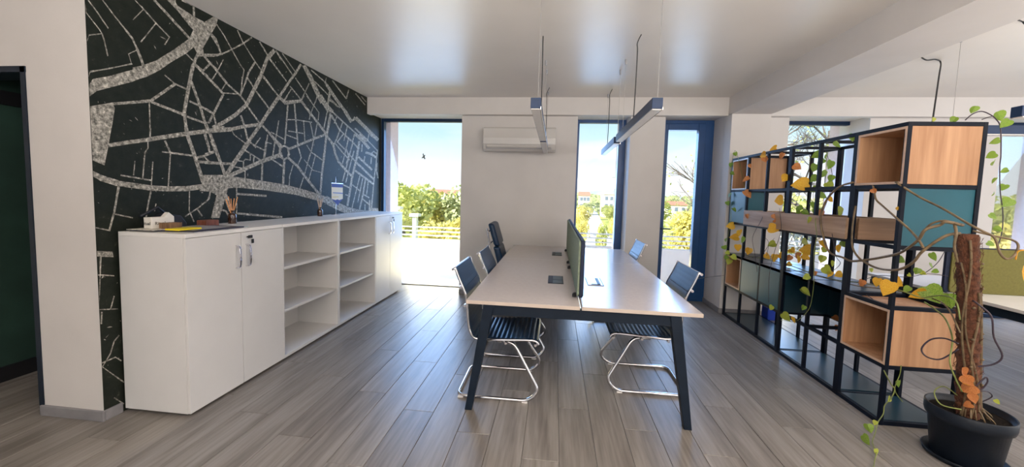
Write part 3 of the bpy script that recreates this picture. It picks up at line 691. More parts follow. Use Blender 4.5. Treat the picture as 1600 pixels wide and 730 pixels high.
[5.242,1.275,5.27,1.275,5.242,1.18,5.27,1.179],
[4.675,1.533,4.689,1.55,4.847,1.494,4.862,1.512],
[4.729,1.408,4.738,1.422,4.809,1.394,4.818,1.408]]
PLAZAS=[[(2.466,2.756),(2.514,2.78),(2.541,2.753),(2.673,2.733),(2.749,2.732),(2.831,2.814),(2.87,2.812),(2.85,2.745),(2.801,2.658),(2.731,2.529),(2.741,2.471),(2.696,2.456),(2.655,2.508),(2.593,2.439),(2.486,2.345),(2.397,2.256),(2.313,2.188),(2.223,2.134),(2.227,2.22),(2.28,2.248),(2.373,2.312),(2.496,2.428),(2.622,2.558),(2.655,2.634),(2.625,2.649),(2.544,2.714)],
[(1.93,2.043),(2.009,2.083),(2.095,2.126),(2.17,2.172),(2.273,2.233),(2.32,2.273),(2.32,2.199),(2.223,2.129),(2.113,2.067),(2.026,2.018),(1.927,1.977)],
[(1.938,1.92),(2.104,1.969),(2.116,1.937),(2.102,1.852),(2.086,1.77),(2.067,1.671),(2.048,1.58),(1.926,1.605)],
[(2.721,1.56),(2.894,1.569),(3.132,1.55),(3.575,1.515),(3.573,1.431),(3.302,1.452),(3.017,1.467),(2.932,1.46),(2.904,1.391),(2.887,1.338),(2.839,1.214),(2.762,1.219),(2.82,1.408),(2.763,1.429),(2.717,1.436)],
[(2.688,1.481),(2.707,1.561),(2.774,1.562),(2.899,1.567),(2.894,1.376),(2.822,1.399),(2.762,1.43),(2.67,1.433)],
[(3.394,1.529),(3.635,1.507),(3.88,1.471),(4.157,1.421),(4.465,1.358),(4.465,1.28),(4.156,1.34),(3.766,1.409),(3.393,1.445)],
[(4.323,1.4),(4.58,1.31),(4.813,1.248),(5.1,1.201),(5.404,1.182),(5.404,1.22),(5.669,1.207),(5.688,1.155),(5.388,1.129),(4.813,1.148),(4.555,1.22),(4.322,1.294)],
[(1.964,1.063),(2.07,1.047),(2.074,1.012),(1.965,1.03)]]

mu = thing('wall_mural', 'dark green and grey city street map mural covering the left wall', 'mural', (XW, 3.9, 0))
obj('mural_sheet', MB().box(XW, XW + 0.0015, YC + 0.001, 5.76, 0.0, H - 0.001), 'mural', mu)
cl = lambda y, z: (min(max(y, YC + 0.002), 5.755), min(max(z, 0.005), H - 0.003))
st = MB(); k = 0
for r_ in ROADS:
    n = len(r_) // 4
    d = XW + 0.0022 + 0.0000012 * k; k += 1
    V = []
    for i in range(n):
        a_ = cl(r_[4*i], r_[4*i+1]); c_ = cl(r_[4*i+2], r_[4*i+3]); V += [(d, *a_), (d, *c_)]
    st.add(V, [(2*i, 2*i+1, 2*i+3, 2*i+2) for i in range(n-1)])
for p_ in PLAZAS:
    d = XW + 0.0026 + 0.0000012 * k; k += 1
    st.add([(d, *cl(*q)) for q in p_], [tuple(range(len(p_)))])
obj('street_lines', st, 'street', mu, fix=False)
# broken paint-like flecks scattered over the blocks
rng = random.Random(11); fk = MB()
for i in range(900):
    y = 2.0 + rng.random() ** 1.3 * 3.2; z = 0.1 + rng.random() * 2.65; s_ = 0.003 + rng.random() ** 4 * 0.008; an = rng.random() * 3.14
    if rng.random() < .45 or math.sin(y*5)*math.sin(z*6+1) < -.2: continue
    c_, n_ = math.cos(an), math.sin(an); l_ = s_ * (1 + rng.random() * 1.5)
    fk.add([(XW + 0.0021, y - c_*l_, z - n_*l_), (XW + 0.0021, y + n_*s_*.5, z - c_*s_*.5), (XW + 0.0021, y + c_*l_, z + n_*l_), (XW + 0.0021, y - n_*s_*.4, z + c_*s_*.4)], [(0, 1, 2, 3)])
obj('flecks', fk, 'street', mu, kind='stuff', fix=False)

# ================================================================ CABINETS
CX0, CX1 = -2.712, -2.244; CY = [2.089 + 0.838*i for i in range(5)]; CH = 1.173
def bow_handle(y, m='chrome'):
    P = rounded([(CX1+0.000, y, 0.895), (CX1+0.030, y, 0.90), (CX1+0.036, y, 0.975), (CX1+0.030, y, 1.05), (CX1+0.000, y, 1.055)], 0.02, 4)
    mb = MB()
    for a_, c_ in zip(P, P[1:]): mb.bar(a_, c_, 0.010, 0.016, up=(0, 1, 0))
    return mb
def cabinet(i, doors, label, lock=False):
    y0, y1 = CY[i] + 0.001, CY[i+1] - 0.001; t = 0.018
    c = thing('office_cabinet', label, 'cabinet', ((CX0+CX1)/2, (y0+y1)/2, 0), group='white office cabinets')
    fx = CX1 - 0.02 if doors else CX1 - 0.002
    obj('side_panel', MB().box(CX0, fx, y0, y0+t, 0.025, CH-0.025), 'cab', c, bevel=0.001)
    obj('side_panel', MB().box(CX0, fx, y1-t, y1, 0.025, CH-0.025), 'cab', c, bevel=0.001)
    obj('back_panel', MB().box(CX0, CX0+0.008, y0+t, y1-t, 0.05, CH-0.025), 'cab', c)
    obj('bottom_panel', MB().box(CX0, fx, y0+t, y1-t, 0.025, 0.05), 'cab', c)
    obj('top_panel', MB().box(CX0, CX1 + 0.002, y0, y1, CH-0.025, CH), 'cabtop', c, bevel=0.0015)
    for yy in (y0+0.06, y1-0.06):
        for xx in (CX0+0.06, CX1-0.07): obj('foot', MB().lathe([(0.022, 0), (0.022, 0.018), (0.012, 0.025)], (xx, yy, 0), 10), 'black', c)
    if doors:
        ym = (y0+y1)/2
        for a_, b2, hy in ((y0, ym-0.0015, ym-0.045), (ym+0.0015, y1, ym+0.045)):
            d = obj('door', MB().box(CX1-0.018, CX1, a_+0.001, b2-0.001, 0.027, CH-0.028), 'cab', c, bevel=0.0012)
            obj('handle', bow_handle(hy), 'chrome', d, bevel=0.002)
            if hy > ym:
                lk = obj('lock', MB().lathe([(0.009, 0), (0.009, 0.004)], (0, 0, 0), 12), 'brass', d)
                lk.rotation_euler = (0, R(90), 0); lk.location = Vector((CX1, ym+0.050, 1.110)) - wloc(d)
                obj('key', MB().box(CX1+0.004, CX1+0.014, ym+0.044, ym+0.056, 1.106, 1.114).box(CX1+0.010, CX1+0.018, ym+0.052, ym+0.088, 1.098, 1.120).box(CX1+0.012, CX1+0.018, ym+0.078, ym+0.100, 1.058, 1.090), 'black', d, bevel=0.003)
    else:
        for z in (0.425, 0.795): obj('shelf', MB().box(CX0+0.008, CX1-0.02, y0+t, y1-t, z-0.011, z+0.011), 'cab', c, bevel=0.001)
    return c
cabinet(0, True, 'white cabinet with two closed doors nearest the camera, keys in its lock')
cabinet(1, False, 'white open-shelved cabinet beside the nearest closed cabinet')
cabinet(2, False, 'white open-shelved cabinet second from the tall left window')
cabinet(3, True, 'white cabinet with two closed doors beside the tall left window')

# ---- things on the cabinets
Z0 = CH
def xat(x_, y_, z_): return (x_, y_, z_)
f_ = thing('folder', 'dark navy folder lying flat under papers on the nearest cabinet', 'folder', (-2.50, 2.42, Z0))
obj('cover', MB().add([(-2.69,2.14,Z0),(-2.30,2.20,Z0),(-2.30,2.60,Z0),(-2.62,2.62,Z0),(-2.69,2.14,Z0+.007),(-2.30,2.20,Z0+.007),(-2.30,2.60,Z0+.007),(-2.62,2.62,Z0+.007)],[(3,2,1,0),(4,5,6,7),(0,1,5,4),(1,2,6,5),(2,3,7,6),(3,0,4,7)]), 'darkfolder', f_)
obj('sheets', MB().box(-2.62, -2.36, 2.25, 2.55, Z0+.007, Z0+.009), 'greyplastic', f_)
tag(obj('leaflet', MB().box(-2.69, -2.50, 2.12, 2.30, Z0+.0095, Z0+.013), 'printed'), 'pale printed leaflets at the left end of the cabinet top', 'leaflet')
p = (-2.420, 2.241, 1.203)
tag(obj('notebook', MB().box(p[0]-.05, p[0]+.05, p[1]-.075, p[1]+.085, Z0+.0095, Z0+.020), 'yellow', bevel=.002), 'bright yellow notebook lying in front of the wooden block', 'notebook')
p = (-2.520, 2.255, 1.216)
bk = thing('desk_block', 'brown striped wooden block behind the yellow notebook', 'wooden block', (p[0], p[1], Z0+.0095))
obj('block', MB().box(p[0]-.03, p[0]+.03, p[1]-.045, p[1]+.045, Z0+.0095, Z0+.052), 'walnut', bk, bevel=.002)
obj('rear_block', MB().box(p[0]-.09, p[0]-.03, p[1]-.02, p[1]+.06, Z0+.0095, Z0+.048), 'walnut', bk, bevel=.002)
p = (-2.600, 2.604, 1.212)
tag(obj('coaster_holder', MB().box(p[0]-.04, p[0]+.04, p[1]-.055, p[1]+.055, Z0, Z0+.045), 'redwood', bevel=.004), 'reddish wooden block between the yellow notebook and reed diffuser', 'wooden block')
p = (-2.620, 2.256, 1.221)
bx = thing('tissue_box', 'white card box with black lettering and a folded lid', 'box', (p[0], p[1], Z0+.0135))
obj('carton', MB().box(p[0]-.03, p[0]+.03, p[1]-.065, p[1]+.045, Z0+.0135, Z0+.085), 'paper', bx, bevel=.0015)
obj('flap', MB().prism([(p[1]+.02, Z0+.08), (p[1]+.055, Z0+.115), (p[1]+.09, Z0+.085), (p[1]+.09, Z0+.03), (p[1]+.02, Z0+.03)], 'x', p[0]-.01, p[0]+.02), 'paper', bx)
text('Ritual', .030, (p[0]-.015, p[1]-.0655, Z0+.045), (R(90), 0, 0), 'black', bx)
text('Ritual', .030, (p[0]+.0305, p[1]-.012, Z0+.045), (R(90), 0, R(90)), 'black', bx)
cs = thing('camera_case', 'black case leaning behind the white lettered box', 'case', (-2.675, p[1]+.12, Z0))
obj('pouch', MB().prism([(p[1]+.02, Z0), (p[1]+.02, Z0+.07), (p[1]+.07, Z0+.105), (p[1]+.20, Z0+.085), (p[1]+.24, Z0+.03), (p[1]+.24, Z0)], 'x', -2.705, -2.66), 'blackcloth', cs, bevel=.008)
obj('strap', MB().tube([(-2.68, p[1]-.06, Z0+.09), (-2.68, p[1]-.01, Z0+.115), (-2.68, p[1]+.05, Z0+.148), (-2.68, p[1]+.10, Z0+.10)], .009, 6), 'blackcloth', cs, smooth=True)
p = (-2.360, 2.517, 1.203)
tag(obj('plastic_sleeve', MB().box(p[0]-.09, p[0]+.06, max(p[1]-.13, 2.625), p[1]+.12, Z0, Z0+.004), 'bluewhite'), 'pale blue plastic sleeve lying in front of the reed diffuser', 'document sleeve')
def diffuser(px, x, r, h, reedm, label, nr, rl):
    d = thing('reed_diffuser', label, 'diffuser', (x, px, Z0)); c_ = (x, px, Z0)
    obj('bottle', MB().lathe([(r*.95, 0), (r, .004), (r, h*.62), (r*.92, h*.72), (r*.45, h*.80), (r*.45, h*.95), (r*.5, h*.95), (r*.5, h)], c_, 20), 'amber', d, smooth=True)
    for i in range(nr):
        a_ = i * 2.4; s_ = r * .9
        obj('reed', MB().tube([(x, px, Z0 + h*.5), (x + math.cos(a_)*s_*.8, px + math.sin(a_)*s_*2.0, Z0 + h + rl*(.85+.15*math.sin(i*5)))], .0028, 5), reedm, d)
p = (-2.620, 2.844, 1.196)
diffuser(p[1], -2.62, .030, .108, 'reed', 'amber reed diffuser bottle with orange sticks on the near cabinets', 8, .115)
p = (-2.620, 4.020, 1.179)
diffuser(p[1], -2.62, .028, .100, 'palereed', 'amber reed diffuser bottle with pale sticks beside the pennant', 6, .11)
# pennant on its stand
p = (-2.600, 4.331, 1.449); y = p[1]; x = p[0]
pn = thing('table_pennant', 'navy and cream pennant hanging from a thin table stand', 'pennant', (x, y, Z0))
obj('stand', MB().lathe([(.05, 0), (.05, .006), (.012, .010), (.004, .012)], (x-.02, y, Z0), 20).tube([(x-.02, y, Z0+.01), (x-.02, y, Z0+.455)], .003, 6), 'chrome', pn, smooth=False)
pr = lambda pts, m, o_, nm: obj(nm, MB().prism([(y + u, v) for u, v in pts], 'x', x + o_, x + o_ + .0012), m, pn)
zt = (-2.600, 4.332, 1.548)[2]; zb = (-2.600, 4.330, 1.288)[2]; hw = .118; hh = zt - zb
pr([(-hw, zt), (hw, zt), (hw, zb + hh*.30), (0, zb), (-hw, zb + hh*.30)], 'cream', 0, 'cloth')
pr([(-hw, zt), (hw, zt), (hw, zt - hh*.17), (-hw, zt - hh*.17)], 'navy', .0013, 'top_band')
pr([(-hw, zb + hh*.30), (-hw*.35, zb + hh*.24), (0, zb + hh*.28), (hw*.35, zb + hh*.24), (hw, zb + hh*.30), (0, zb)], 'navy', .0013, 'lower_band')
pr([(-hw*.8, zb + hh*.60), (hw, zb + hh*.58), (hw, zb + hh*.53), (-hw*.8, zb + hh*.56)], 'midblue', .0013, 'middle_stripe')
pr([(-hw*.9, zb + hh*.40), (hw*.2, zb + hh*.41), (hw*.2, zb + hh*.37), (-hw*.9, zb + hh*.36)], 'goldp', .0013, 'gold_stripe')
obj('string', MB().tube([(x, y-hw, zt), (x-.005, y, zt+.085), (x, y+hw, zt)], .0022, 5), 'cord', pn)
obj('crossbar', MB().tube([(x, y-hw-.005, zt+.002), (x, y+hw+.005, zt+.002)], .004, 6), 'chrome', pn)

# ================================================================ AIR CONDITIONER
ac = thing('air_conditioner', 'white split air conditioner high on the wall between windows', 'air conditioner', (-.515, 5.31, 2.07))
ax0, ax1, az0, az1 = -1.01, -.02, 2.066, 2.392
obj('casing', MB().prism([(5.419, az0+.02), (5.419, az1), (5.25, az1), (5.215, az1-.03), (5.20, az1-.16), (5.205, az0+.10), (5.23, az0+.03), (5.26, az0)], 'x', ax0, ax1), 'plastic', ac, bevel=.006, seg=3)
obj('front_panel', MB().prism([(5.214, az1-.02), (5.196, az1-.15), (5.200, az0+.095), (5.21, az0+.095), (5.206, az1-.15), (5.222, az1-.02)], 'x', ax0+.004, ax1-.004), 'plastic', ac, bevel=.002)
obj('air_flap', MB().prism([(5.207, az0+.080), (5.203, az0+.060), (5.24, az0+.018), (5.248, az0+.022)], 'x', ax0+.05, ax1-.06), 'plastic', ac, bevel=.002)
obj('flap_gap', MB().box(ax0+.045, ax1-.055, 5.212, 5.225, az0+.032, az0+.042).box(ax0+.043, ax0+.048, 5.203, 5.225, az0+.035, az0+.085), 'greyplastic', ac)

# ================================================================ DESK
TX0, TX1, TXM = -.563, .942, .19; TY0, TYM, TY1 = 2.453, 4.215, 5.365; TZ = .765
dk = thing('bench_desk', 'four-person bench desk with pale tops and navy slanted steel legs', 'desk', (TXM, 3.9, 0))
for (a_, b2, c_, d_) in ((TX0, TXM-.006, TY0, TYM-.002), (TXM+.006, TX1, TY0, TYM-.002), (TX0, TXM-.006, TYM+.002, TY1), (TXM+.006, TX1, TYM+.002, TY1)):
    top = obj('tabletop', MB().box(a_, b2, c_, d_, TZ-.024, TZ), 'desk', dk, bevel=.0015)
    ed = MB().box(a_, b2, c_-.0012, c_-.0001, TZ-.0235, TZ-.001)
    if a_ < 0: ed.box(a_-.0012, a_-.0001, c_, d_, TZ-.0235, TZ-.001)
    else: ed.box(b2+.0001, b2+.0012, c_, d_, TZ-.0235, TZ-.001)
    obj('edge_band', ed, 'deskedge', top)
fz = TZ - .024
for yy, sl in ((TY0+.035, 1), (4.20, 0), (TY1-.05, 1)):
    obj('cross_rail', MB().box(TX0+.15, TX1-.13, yy-.02, yy+.02, fz-.072, fz-.002), 'steel', dk, bevel=.003)
    if sl:
        obj('leg', MB().add([(TX0+.115,yy-.03,fz-.002),(TX0+.185,yy-.03,fz-.002),(TX0+.185,yy+.03,fz-.002),(TX0+.115,yy+.03,fz-.002),(TX0-.000,yy-.025,0),(TX0+.048,yy-.025,0),(TX0+.048,yy+.025,0),(TX0-.000,yy+.025,0)],[(0,1,2,3),(7,6,5,4),(0,4,5,1),(1,5,6,2),(2,6,7,3),(3,7,4,0)]), 'steel', dk, bevel=.003)
        obj('leg', MB().add([(TX1-.195,yy-.03,fz-.002),(TX1-.125,yy-.03,fz-.002),(TX1-.125,yy+.03,fz-.002),(TX1-.195,yy+.03,fz-.002),(TX1-.068,yy-.025,0),(TX1-.020,yy-.025,0),(TX1-.020,yy+.025,0),(TX1-.068,yy+.025,0)],[(0,1,2,3),(7,6,5,4),(0,4,5,1),(1,5,6,2),(2,6,7,3),(3,7,4,0)]), 'steel', dk, bevel=.003)
for xx in (TXM-.35, TXM+.35): obj('long_beam', MB().box(xx-.02, xx+.02, TY0+.06, TY1-.07, fz-.045, fz-.003), 'steel', dk)
def module(x0, x1, y0, y1, label, opened=False):
    m_ = thing('power_module', label, 'power socket', ((x0+x1)/2, (y0+y1)/2, TZ), group='desk power modules')
    obj('bezel', MB().box(x0, x1, y0, y1, TZ, TZ+.0025), 'steel' if not opened else 'desk', m_, bevel=.001)
    ym = y0 + (y1-y0)*.45
    if opened:
        obj('flap', MB().box(x0+.012, x1-.05, y0+.02, y1-.03, TZ+.0025, TZ+.004), 'desk', m_)
        obj('outline', MB().box(x0, x0+.004, y0, y1, TZ+.0025, TZ+.0045).box(x0, x1, y0, y0+.005, TZ+.0025, TZ+.0045).box(x1-.004, x1, y0, y1, TZ+.0025, TZ+.0045), 'steel', m_)
        obj('opening', MB().box(x1-.045, x1-.022, y0+.03, y1-.02, TZ+.004, TZ+.0055).box(x0+.03, x1-.022, y0+.025, y0+.05, TZ+.004, TZ+.0055), 'black', m_)
    else:
        obj('flap', MB().box(x0+.006, x0+.035, y0+.012, y1-.012, TZ+.0025, TZ+.004), 'black', m_)
        obj('cover', MB().box(x0+.04, x1-.008, y0+.012, ym, TZ+.0025, TZ+.0045).box(x0+.04, x1-.008, ym+.01, y1-.012, TZ+.0025, TZ+.0045), 'signgrey', m_)
module(-.035, .092, 3.07, 3.37, 'dark socket panel set in the near left desk top')
module(-.015, .105, 4.55, 4.83, 'dark socket panel set in the far left desk top')
module(.285, .412, 3.07, 3.37, 'opened pale socket panel right of the divider screen', True)
# divider
dv = thing('desk_divider', 'long sage green desk divider screen standing along the bench desk', 'divider', (TXM, 3.85, TZ))
def rrect(y0, y1, z0, z1, r, n=6):
    P = []
    for cy_, cz_, a0 in ((y1-r, z1-r, 0), (y0+r, z1-r, 90), (y0+r, z0+r, 180), (y1-r, z0+r, 270)):
        for k in range(n+1): P.append((cy_ + r*math.cos(R(a0+90*k/n)), cz_ + r*math.sin(R(a0+90*k/n))))
    return P
obj('edge_trim', MB().prism(rrect(2.60, 5.10, TZ+.012, 1.178, .035), 'x', TXM-.004, TXM+.019), 'navyfab', dv, bevel=.004)
obj('fabric_panel', MB().prism(rrect(2.608, 5.092, TZ+.020, 1.170, .030), 'x', TXM-.020, TXM-.004), 'fabric', dv, bevel=.005)
obj('back_fabric', MB().prism(rrect(2.608, 5.092, TZ+.020, 1.170, .030), 'x', TXM+.019, TXM+.024), 'navyfab', dv, bevel=.002)
for yy in (2.70, 3.75, 4.05, 4.95): obj('clamp', MB().lathe([(.014, 0), (.014, .02), (.008, .028)], (TXM-.032, yy, TZ), 12).box(TXM-.032, TXM-.015, yy-.01, yy+.01, TZ+.006, TZ+.03), 'black', dv)
obj('side_clip', MB().box(TXM+.024, TXM+.045, 3.05, 3.08, 1.06, 1.08), 'black', dv)

# ================================================================ CHAIRS (local: faces +X)
def make_chair(label):
    t = thing('cantilever_chair', label, 'chair')
    prof = smooth_path([(.250, .425), (.235, .447), (.19, .455), (.05, .447), (-.08, .440), (-.165, .436), (-.218, .452), (-.245, .50), (-.258, .58), (-.266, .67), (-.278, .755), (-.325, .86), (-.362, .950)], 8)
    prof = [(p.x, p.y) for p in [Vector((a_[0], a_[1])) for a_ in prof]]
    L_ = [0]
    for a_, b2 in zip(prof, prof[1:]): L_.append(L_[-1] + math.dist(a_, b2))
    def sling(s0, s1, step, th, name, y=.232, rib=.004):
        n = int((s1 - s0) / step * 6); V = []; F = []
        for i in range(n + 1):
            s_ = s0 + (s1 - s0) * i / n
            j = max(k for k in range(len(L_)) if L_[k] <= s_ + 1e-9); j = min(j, len(prof) - 2); u = (s_ - L_[j]) / (L_[j+1] - L_[j])
            px_, pz_ = [prof[j][k] * (1-u) + prof[j+1][k] * u for k in (0, 1)]
            tx, tz = prof[j+1][0]-prof[j][0], prof[j+1][1]-prof[j][1]; q = math.hypot(tx, tz); nx, nz = tz/q, -tx/q
            r_ = rib * abs(math.sin(math.pi * (s_ - s0) / step))
            V += [(px_+nx*(th+r_), -y, pz_+nz*(th+r_)), (px_+nx*(th+r_), y, pz_+nz*(th+r_)), (px_-nx*th*.6, y, pz_-nz*th*.6), (px_-nx*th*.6, -y, pz_-nz*th*.6)]
        for i in range(n):
            for k in range(4): F.append((4*i+k, 4*i+(k+1) % 4, 4*i+4+(k+1) % 4, 4*i+4+k))
        F += [(3, 2, 1, 0), (4*n, 4*n+1, 4*n+2, 4*n+3)]
        return obj(name, MB().add(V, F), 'leather', t, smooth=False, local=True)
    tot = L_[-1]
    sling(0.01, .50, .035, .006, 'seat', rib=.007)
    sling(.50, tot*.995, .038, .006, 'backrest', rib=.0005)
    obj('back_seam', MB().bar((-.2905, -.228, .800), (-.2905, .228, .800), .010, .006), 'leather', t, local=True)
    for s_ in (-1, 1):
        obj('side_rail', MB().tube([(a_, s_*.243, b2) for a_, b2 in prof[::2] + [prof[-1]]], .0095, 8), 'chrome', t, smooth=True, local=True)
    for (a_, b2) in ((-.357, .935), (-.300, .810), (-.262, .68)): obj('back_crossbar', MB().tube([(a_-.014, -.262, b2), (a_-.014, .262, b2)], .010, 8), 'chrome', t, local=True, smooth=False)
    for (a_, b2) in ((.228, .425), (.02, .425), (-.17, .422)):
        c_ = obj('seat_crossbar', MB().tube([(a_, -.258, b2), (a_, .258, b2)], .010, 8), 'chrome', t, local=True)
    P = rounded([(-.06, -.17, .408), (.065, -.17, .408), (.265, -.24, .09), (.19, -.245, .0135), (-.325, -.245, .0135), (-.325, .245, .0135), (.19, .245, .0135), (.265, .24, .09), (.065, .17, .408), (-.06, .17, .408)], .07, 6)
    obj('sled_base', MB().tube(P, .0125, 10), 'chrome', t, smooth=True, local=True)
    obj('mounting_plate', MB().box(-.07, .07, -.19, -.15, .415, .422).box(-.07, .07, .15, .19, .415, .422).box(-.03, .05, -.16, .16, .412, .420), 'black', t, local=True)
    for s_ in (-1, 1):
        for xx in (.165, -.30): obj('glide', MB().box(xx-.02, xx+.02, s_*.245-.012, s_*.245+.012, 0, .012), 'diffuser', t, local=True, bevel=.002)
    return t
ch = make_chair('black leather chrome cantilever chair at the near left of the desk'); grp = 'cantilever chairs around the bench desk'
ch['group'] = grp; ch.location = (-.330, 2.865, 0)
dup(ch, (-.305, 3.605, 0), 0, 'black leather chrome cantilever chair, middle of the three left of the desk', grp)
dup(ch, (.700, 3.125, 0), R(180), 'black leather chrome cantilever chair at the near right of the desk', grp)
dup(ch, (.70, 4.80, 0), R(180), 'black leather chrome cantilever chair at the far right of the desk', grp)
# swivel chair with two padded back cushions
sc_ = thing('swivel_chair', 'black padded swivel chair with two back cushions, farthest on the left', 'chair', (-.452, 4.80, 0), R(2))
obj('seat', MB().box(-.23, .24, -.235, .235, .44, .52), 'leather', sc_, bevel=.03, seg=4, local=True)
def cush(z0, z1, x0, x1, d_): return MB().add([(x0-d_, -.25, z0), (x0, -.25, z0), (x0, .25, z0), (x0-d_, .25, z0), (x1-d_, -.24, z1), (x1, -.24, z1), (x1, .24, z1), (x1-d_, .24, z1)], [(3,2,1,0),(4,5,6,7),(0,1,5,4),(1,2,6,5),(2,3,7,6),(3,0,4,7)])
obj('lower_back_cushion', cush(.58, .84, -.13, -.205, .085), 'leather', sc_, bevel=.03, seg=4, local=True)
obj('upper_back_cushion', cush(.845, 1.120, -.20, -.285, .075), 'leather', sc_, bevel=.03, seg=4, local=True)
obj('back_frame', MB().tube(rounded([(-.05, -.236, .43), (-.26, -.236, .46), (-.365, -.225, 1.06)], .08), .009, 6).tube(rounded([(-.05, .236, .43), (-.26, .236, .46), (-.365, .225, 1.06)], .08), .009, 6).tube([(-.35, -.245, 1.02), (-.35, .245, 1.02)], .009, 6).tube([(-.32, -.25, .88), (-.32, .25, .88)], .009, 6), 'chrome', sc_, local=True, smooth=True)
obj('gas_lift', MB().lathe([(.03, .08), (.03, .25), (.018, .25), (.018, .44)], (0, 0, 0), 14), 'chrome', sc_, local=True)
for k in range(5):
    a_ = R(72*k+10); c_, s_ = math.cos(a_), math.sin(a_)
    lg = obj('base_leg', MB().bar((c_*.02, s_*.02, .115), (c_*.28, s_*.28, .075), .04, .022), 'chrome', sc_, local=True)
    obj('caster', MB().tube([(c_*.28 - s_*.018, s_*.28 + c_*.018, .028), (c_*.28 + s_*.018, s_*.28 - c_*.018, .028)], .028, 12).bar((c_*.28, s_*.28, .03), (c_*.28, s_*.28, .07), .014), 'black', lg, local=True)

# ================================================================ PENDANT LAMPS
def pendant(label, x, y0, y1, cordend=None, zt=2.112, zb=2.038, w=.066, along='y', cords=()):
    c0 = (x, (y0+y1)/2, zt) if along == 'y' else ((y0+y1)/2, x, zt)
    L_ = thing('pendant_lamp', label, 'lamp', c0, group='linear pendant lamps')
    def bx_(u0, u1, v0, v1, z0, z1): return (MB().box(u0, u1, v0, v1, z0, z1) if along == 'y' else MB().box(v0, v1, u0, u1, z0, z1))
    obj('housing', bx_(x-w/2, x+w/2, y0, y1, zb+.006, zt), 'lampbody', L_, bevel=.002)
    obj('diffuser', bx_(x-w/2+.004, x+w/2-.004, y0+.012, y1-.012, zb, zb+.008), 'diffuser', L_)
    obj('edge_profile', bx_(x+w/2-.0015, x+w/2+.003, y0+.004, y1-.004, zb-.001, zb+.016), 'chrome' , L_)
    pt = lambda v, dx=0: (x+dx, v) if along == 'y' else (v, x+dx)
    for v in (y0+.06, y1-.12):
        q = pt(v, .012)
        obj('suspension_wire', MB().tube([(*q, zt), (*q, H)], .0014, 4), 'wire', L_)
        obj('ceiling_fitting', MB().lathe([(.007, -.05), (.010, -.02), (.010, 0)], (*q, H), 8), 'greyplastic', L_)
    for v, off, side in cords:
        a_ = pt(v, .0); 
        P = [(a_[0], a_[1], zt), (a_[0]+.004, a_[1], zt+.25), (a_[0]+.002, a_[1]-.02, 2.66), (a_[0]+side*.02-.02, a_[1]-.01, 2.74), (a_[0]+side*off, a_[1], H)]
        obj('power_cord', MB().tube(smooth_path(P, 5), .0042, 6), 'cord', L_, smooth=True)
    return L_
pendant('left pendant lamp, the nearer of the two in its row', -.150, 2.55, 4.02, cords=((3.32, .0, 1),))
pendant('left pendant lamp, the farther one in front of the air conditioner', -.150, 4.13, 5.17, cords=((4.85, .03, 1),))
pendant('right pendant lamp, the nearer one over the right desk half', .622, 2.55, 4.02, cords=((3.32, .03, 1),))
pendant('right pendant lamp, the farther one before the middle window', .622, 4.15, 5.28, cords=((4.93, .03, 1),))
q = pendant('dark pendant lamp running sideways behind the shelving top', 3.44, 3.05, 4.5, along='x', zt=2.118, zb=2.045)
obj('power_cord', MB().tube(smooth_path([(2.958, 3.440, 2.148), (3.109, 3.600, 2.544), (3.459, 4.002, 2.790), (3.366, 3.945, 2.800), (3.282, 3.930, 2.790), (3.231, 3.921, 2.810)], 6), .006, 6), 'cord', q, smooth=True)
q = pendant('dark pendant lamp end at the upper right picture edge', 2.93, 3.01, 4.4, along='x', zt=2.15, zb=2.075)
obj('power_cord', MB().tube(smooth_path([(3.127, 2.930, 2.135), (3.226, 3.100, 2.651), (3.281, 3.209, 2.800), (3.211, 3.179, 2.810)], 6), .006, 6), 'cord', q, smooth=True)

# ================================================================ SHELVING
SX0, SX1 = 2.225, 2.649; SY = [2.741 + .4017*k for k in range(7)]; SZ = [.015, .4, .8, 1.2, 1.6, 1.995]
sh = thing('shelving_unit', 'black steel cube shelving with oak and teal boxes, dividing the room', 'shelving', ((SX0+SX1)/2, (SY[0]+SY[6])/2, 0))
pt_ = .026
for k in range(7):
    dbl = k in (1, 3)
    for X in (SX0, SX1):
        wv = pt_ * (2 if dbl else 1)
        obj('post', MB().box(X-pt_/2, X+pt_/2, SY[k]-wv/2, SY[k]+wv/2, 0, 2.008), 'shelfsteel', sh, bevel=.002, seg=1)
for zi, z in enumerate(SZ):
    for X in (SX0, SX1):
        if X == SX0 or zi in (0, 3, 4, 5):
            obj('long_rail', MB().box(X-pt_/2+.001, X+pt_/2-.001, SY[0], SY[6], z-pt_/2, z+pt_/2), 'shelfsteel', sh)
        else:
            obj('long_rail', MB().box(X-pt_/2+.001, X+pt_/2-.001, SY[0], SY[6], z-pt_/2, z+pt_/2), 'shelfsteel', sh)
    for k in range(7):
        if zi in (1,) and k in (): continue
        obj('cross_rail', MB().box(SX0, SX1, SY[k]-pt_/2+.001, SY[k]+pt_/2-.001, z-pt_/2, z+pt_/2), 'shelfsteel', sh)
h = pt_/2 + .001
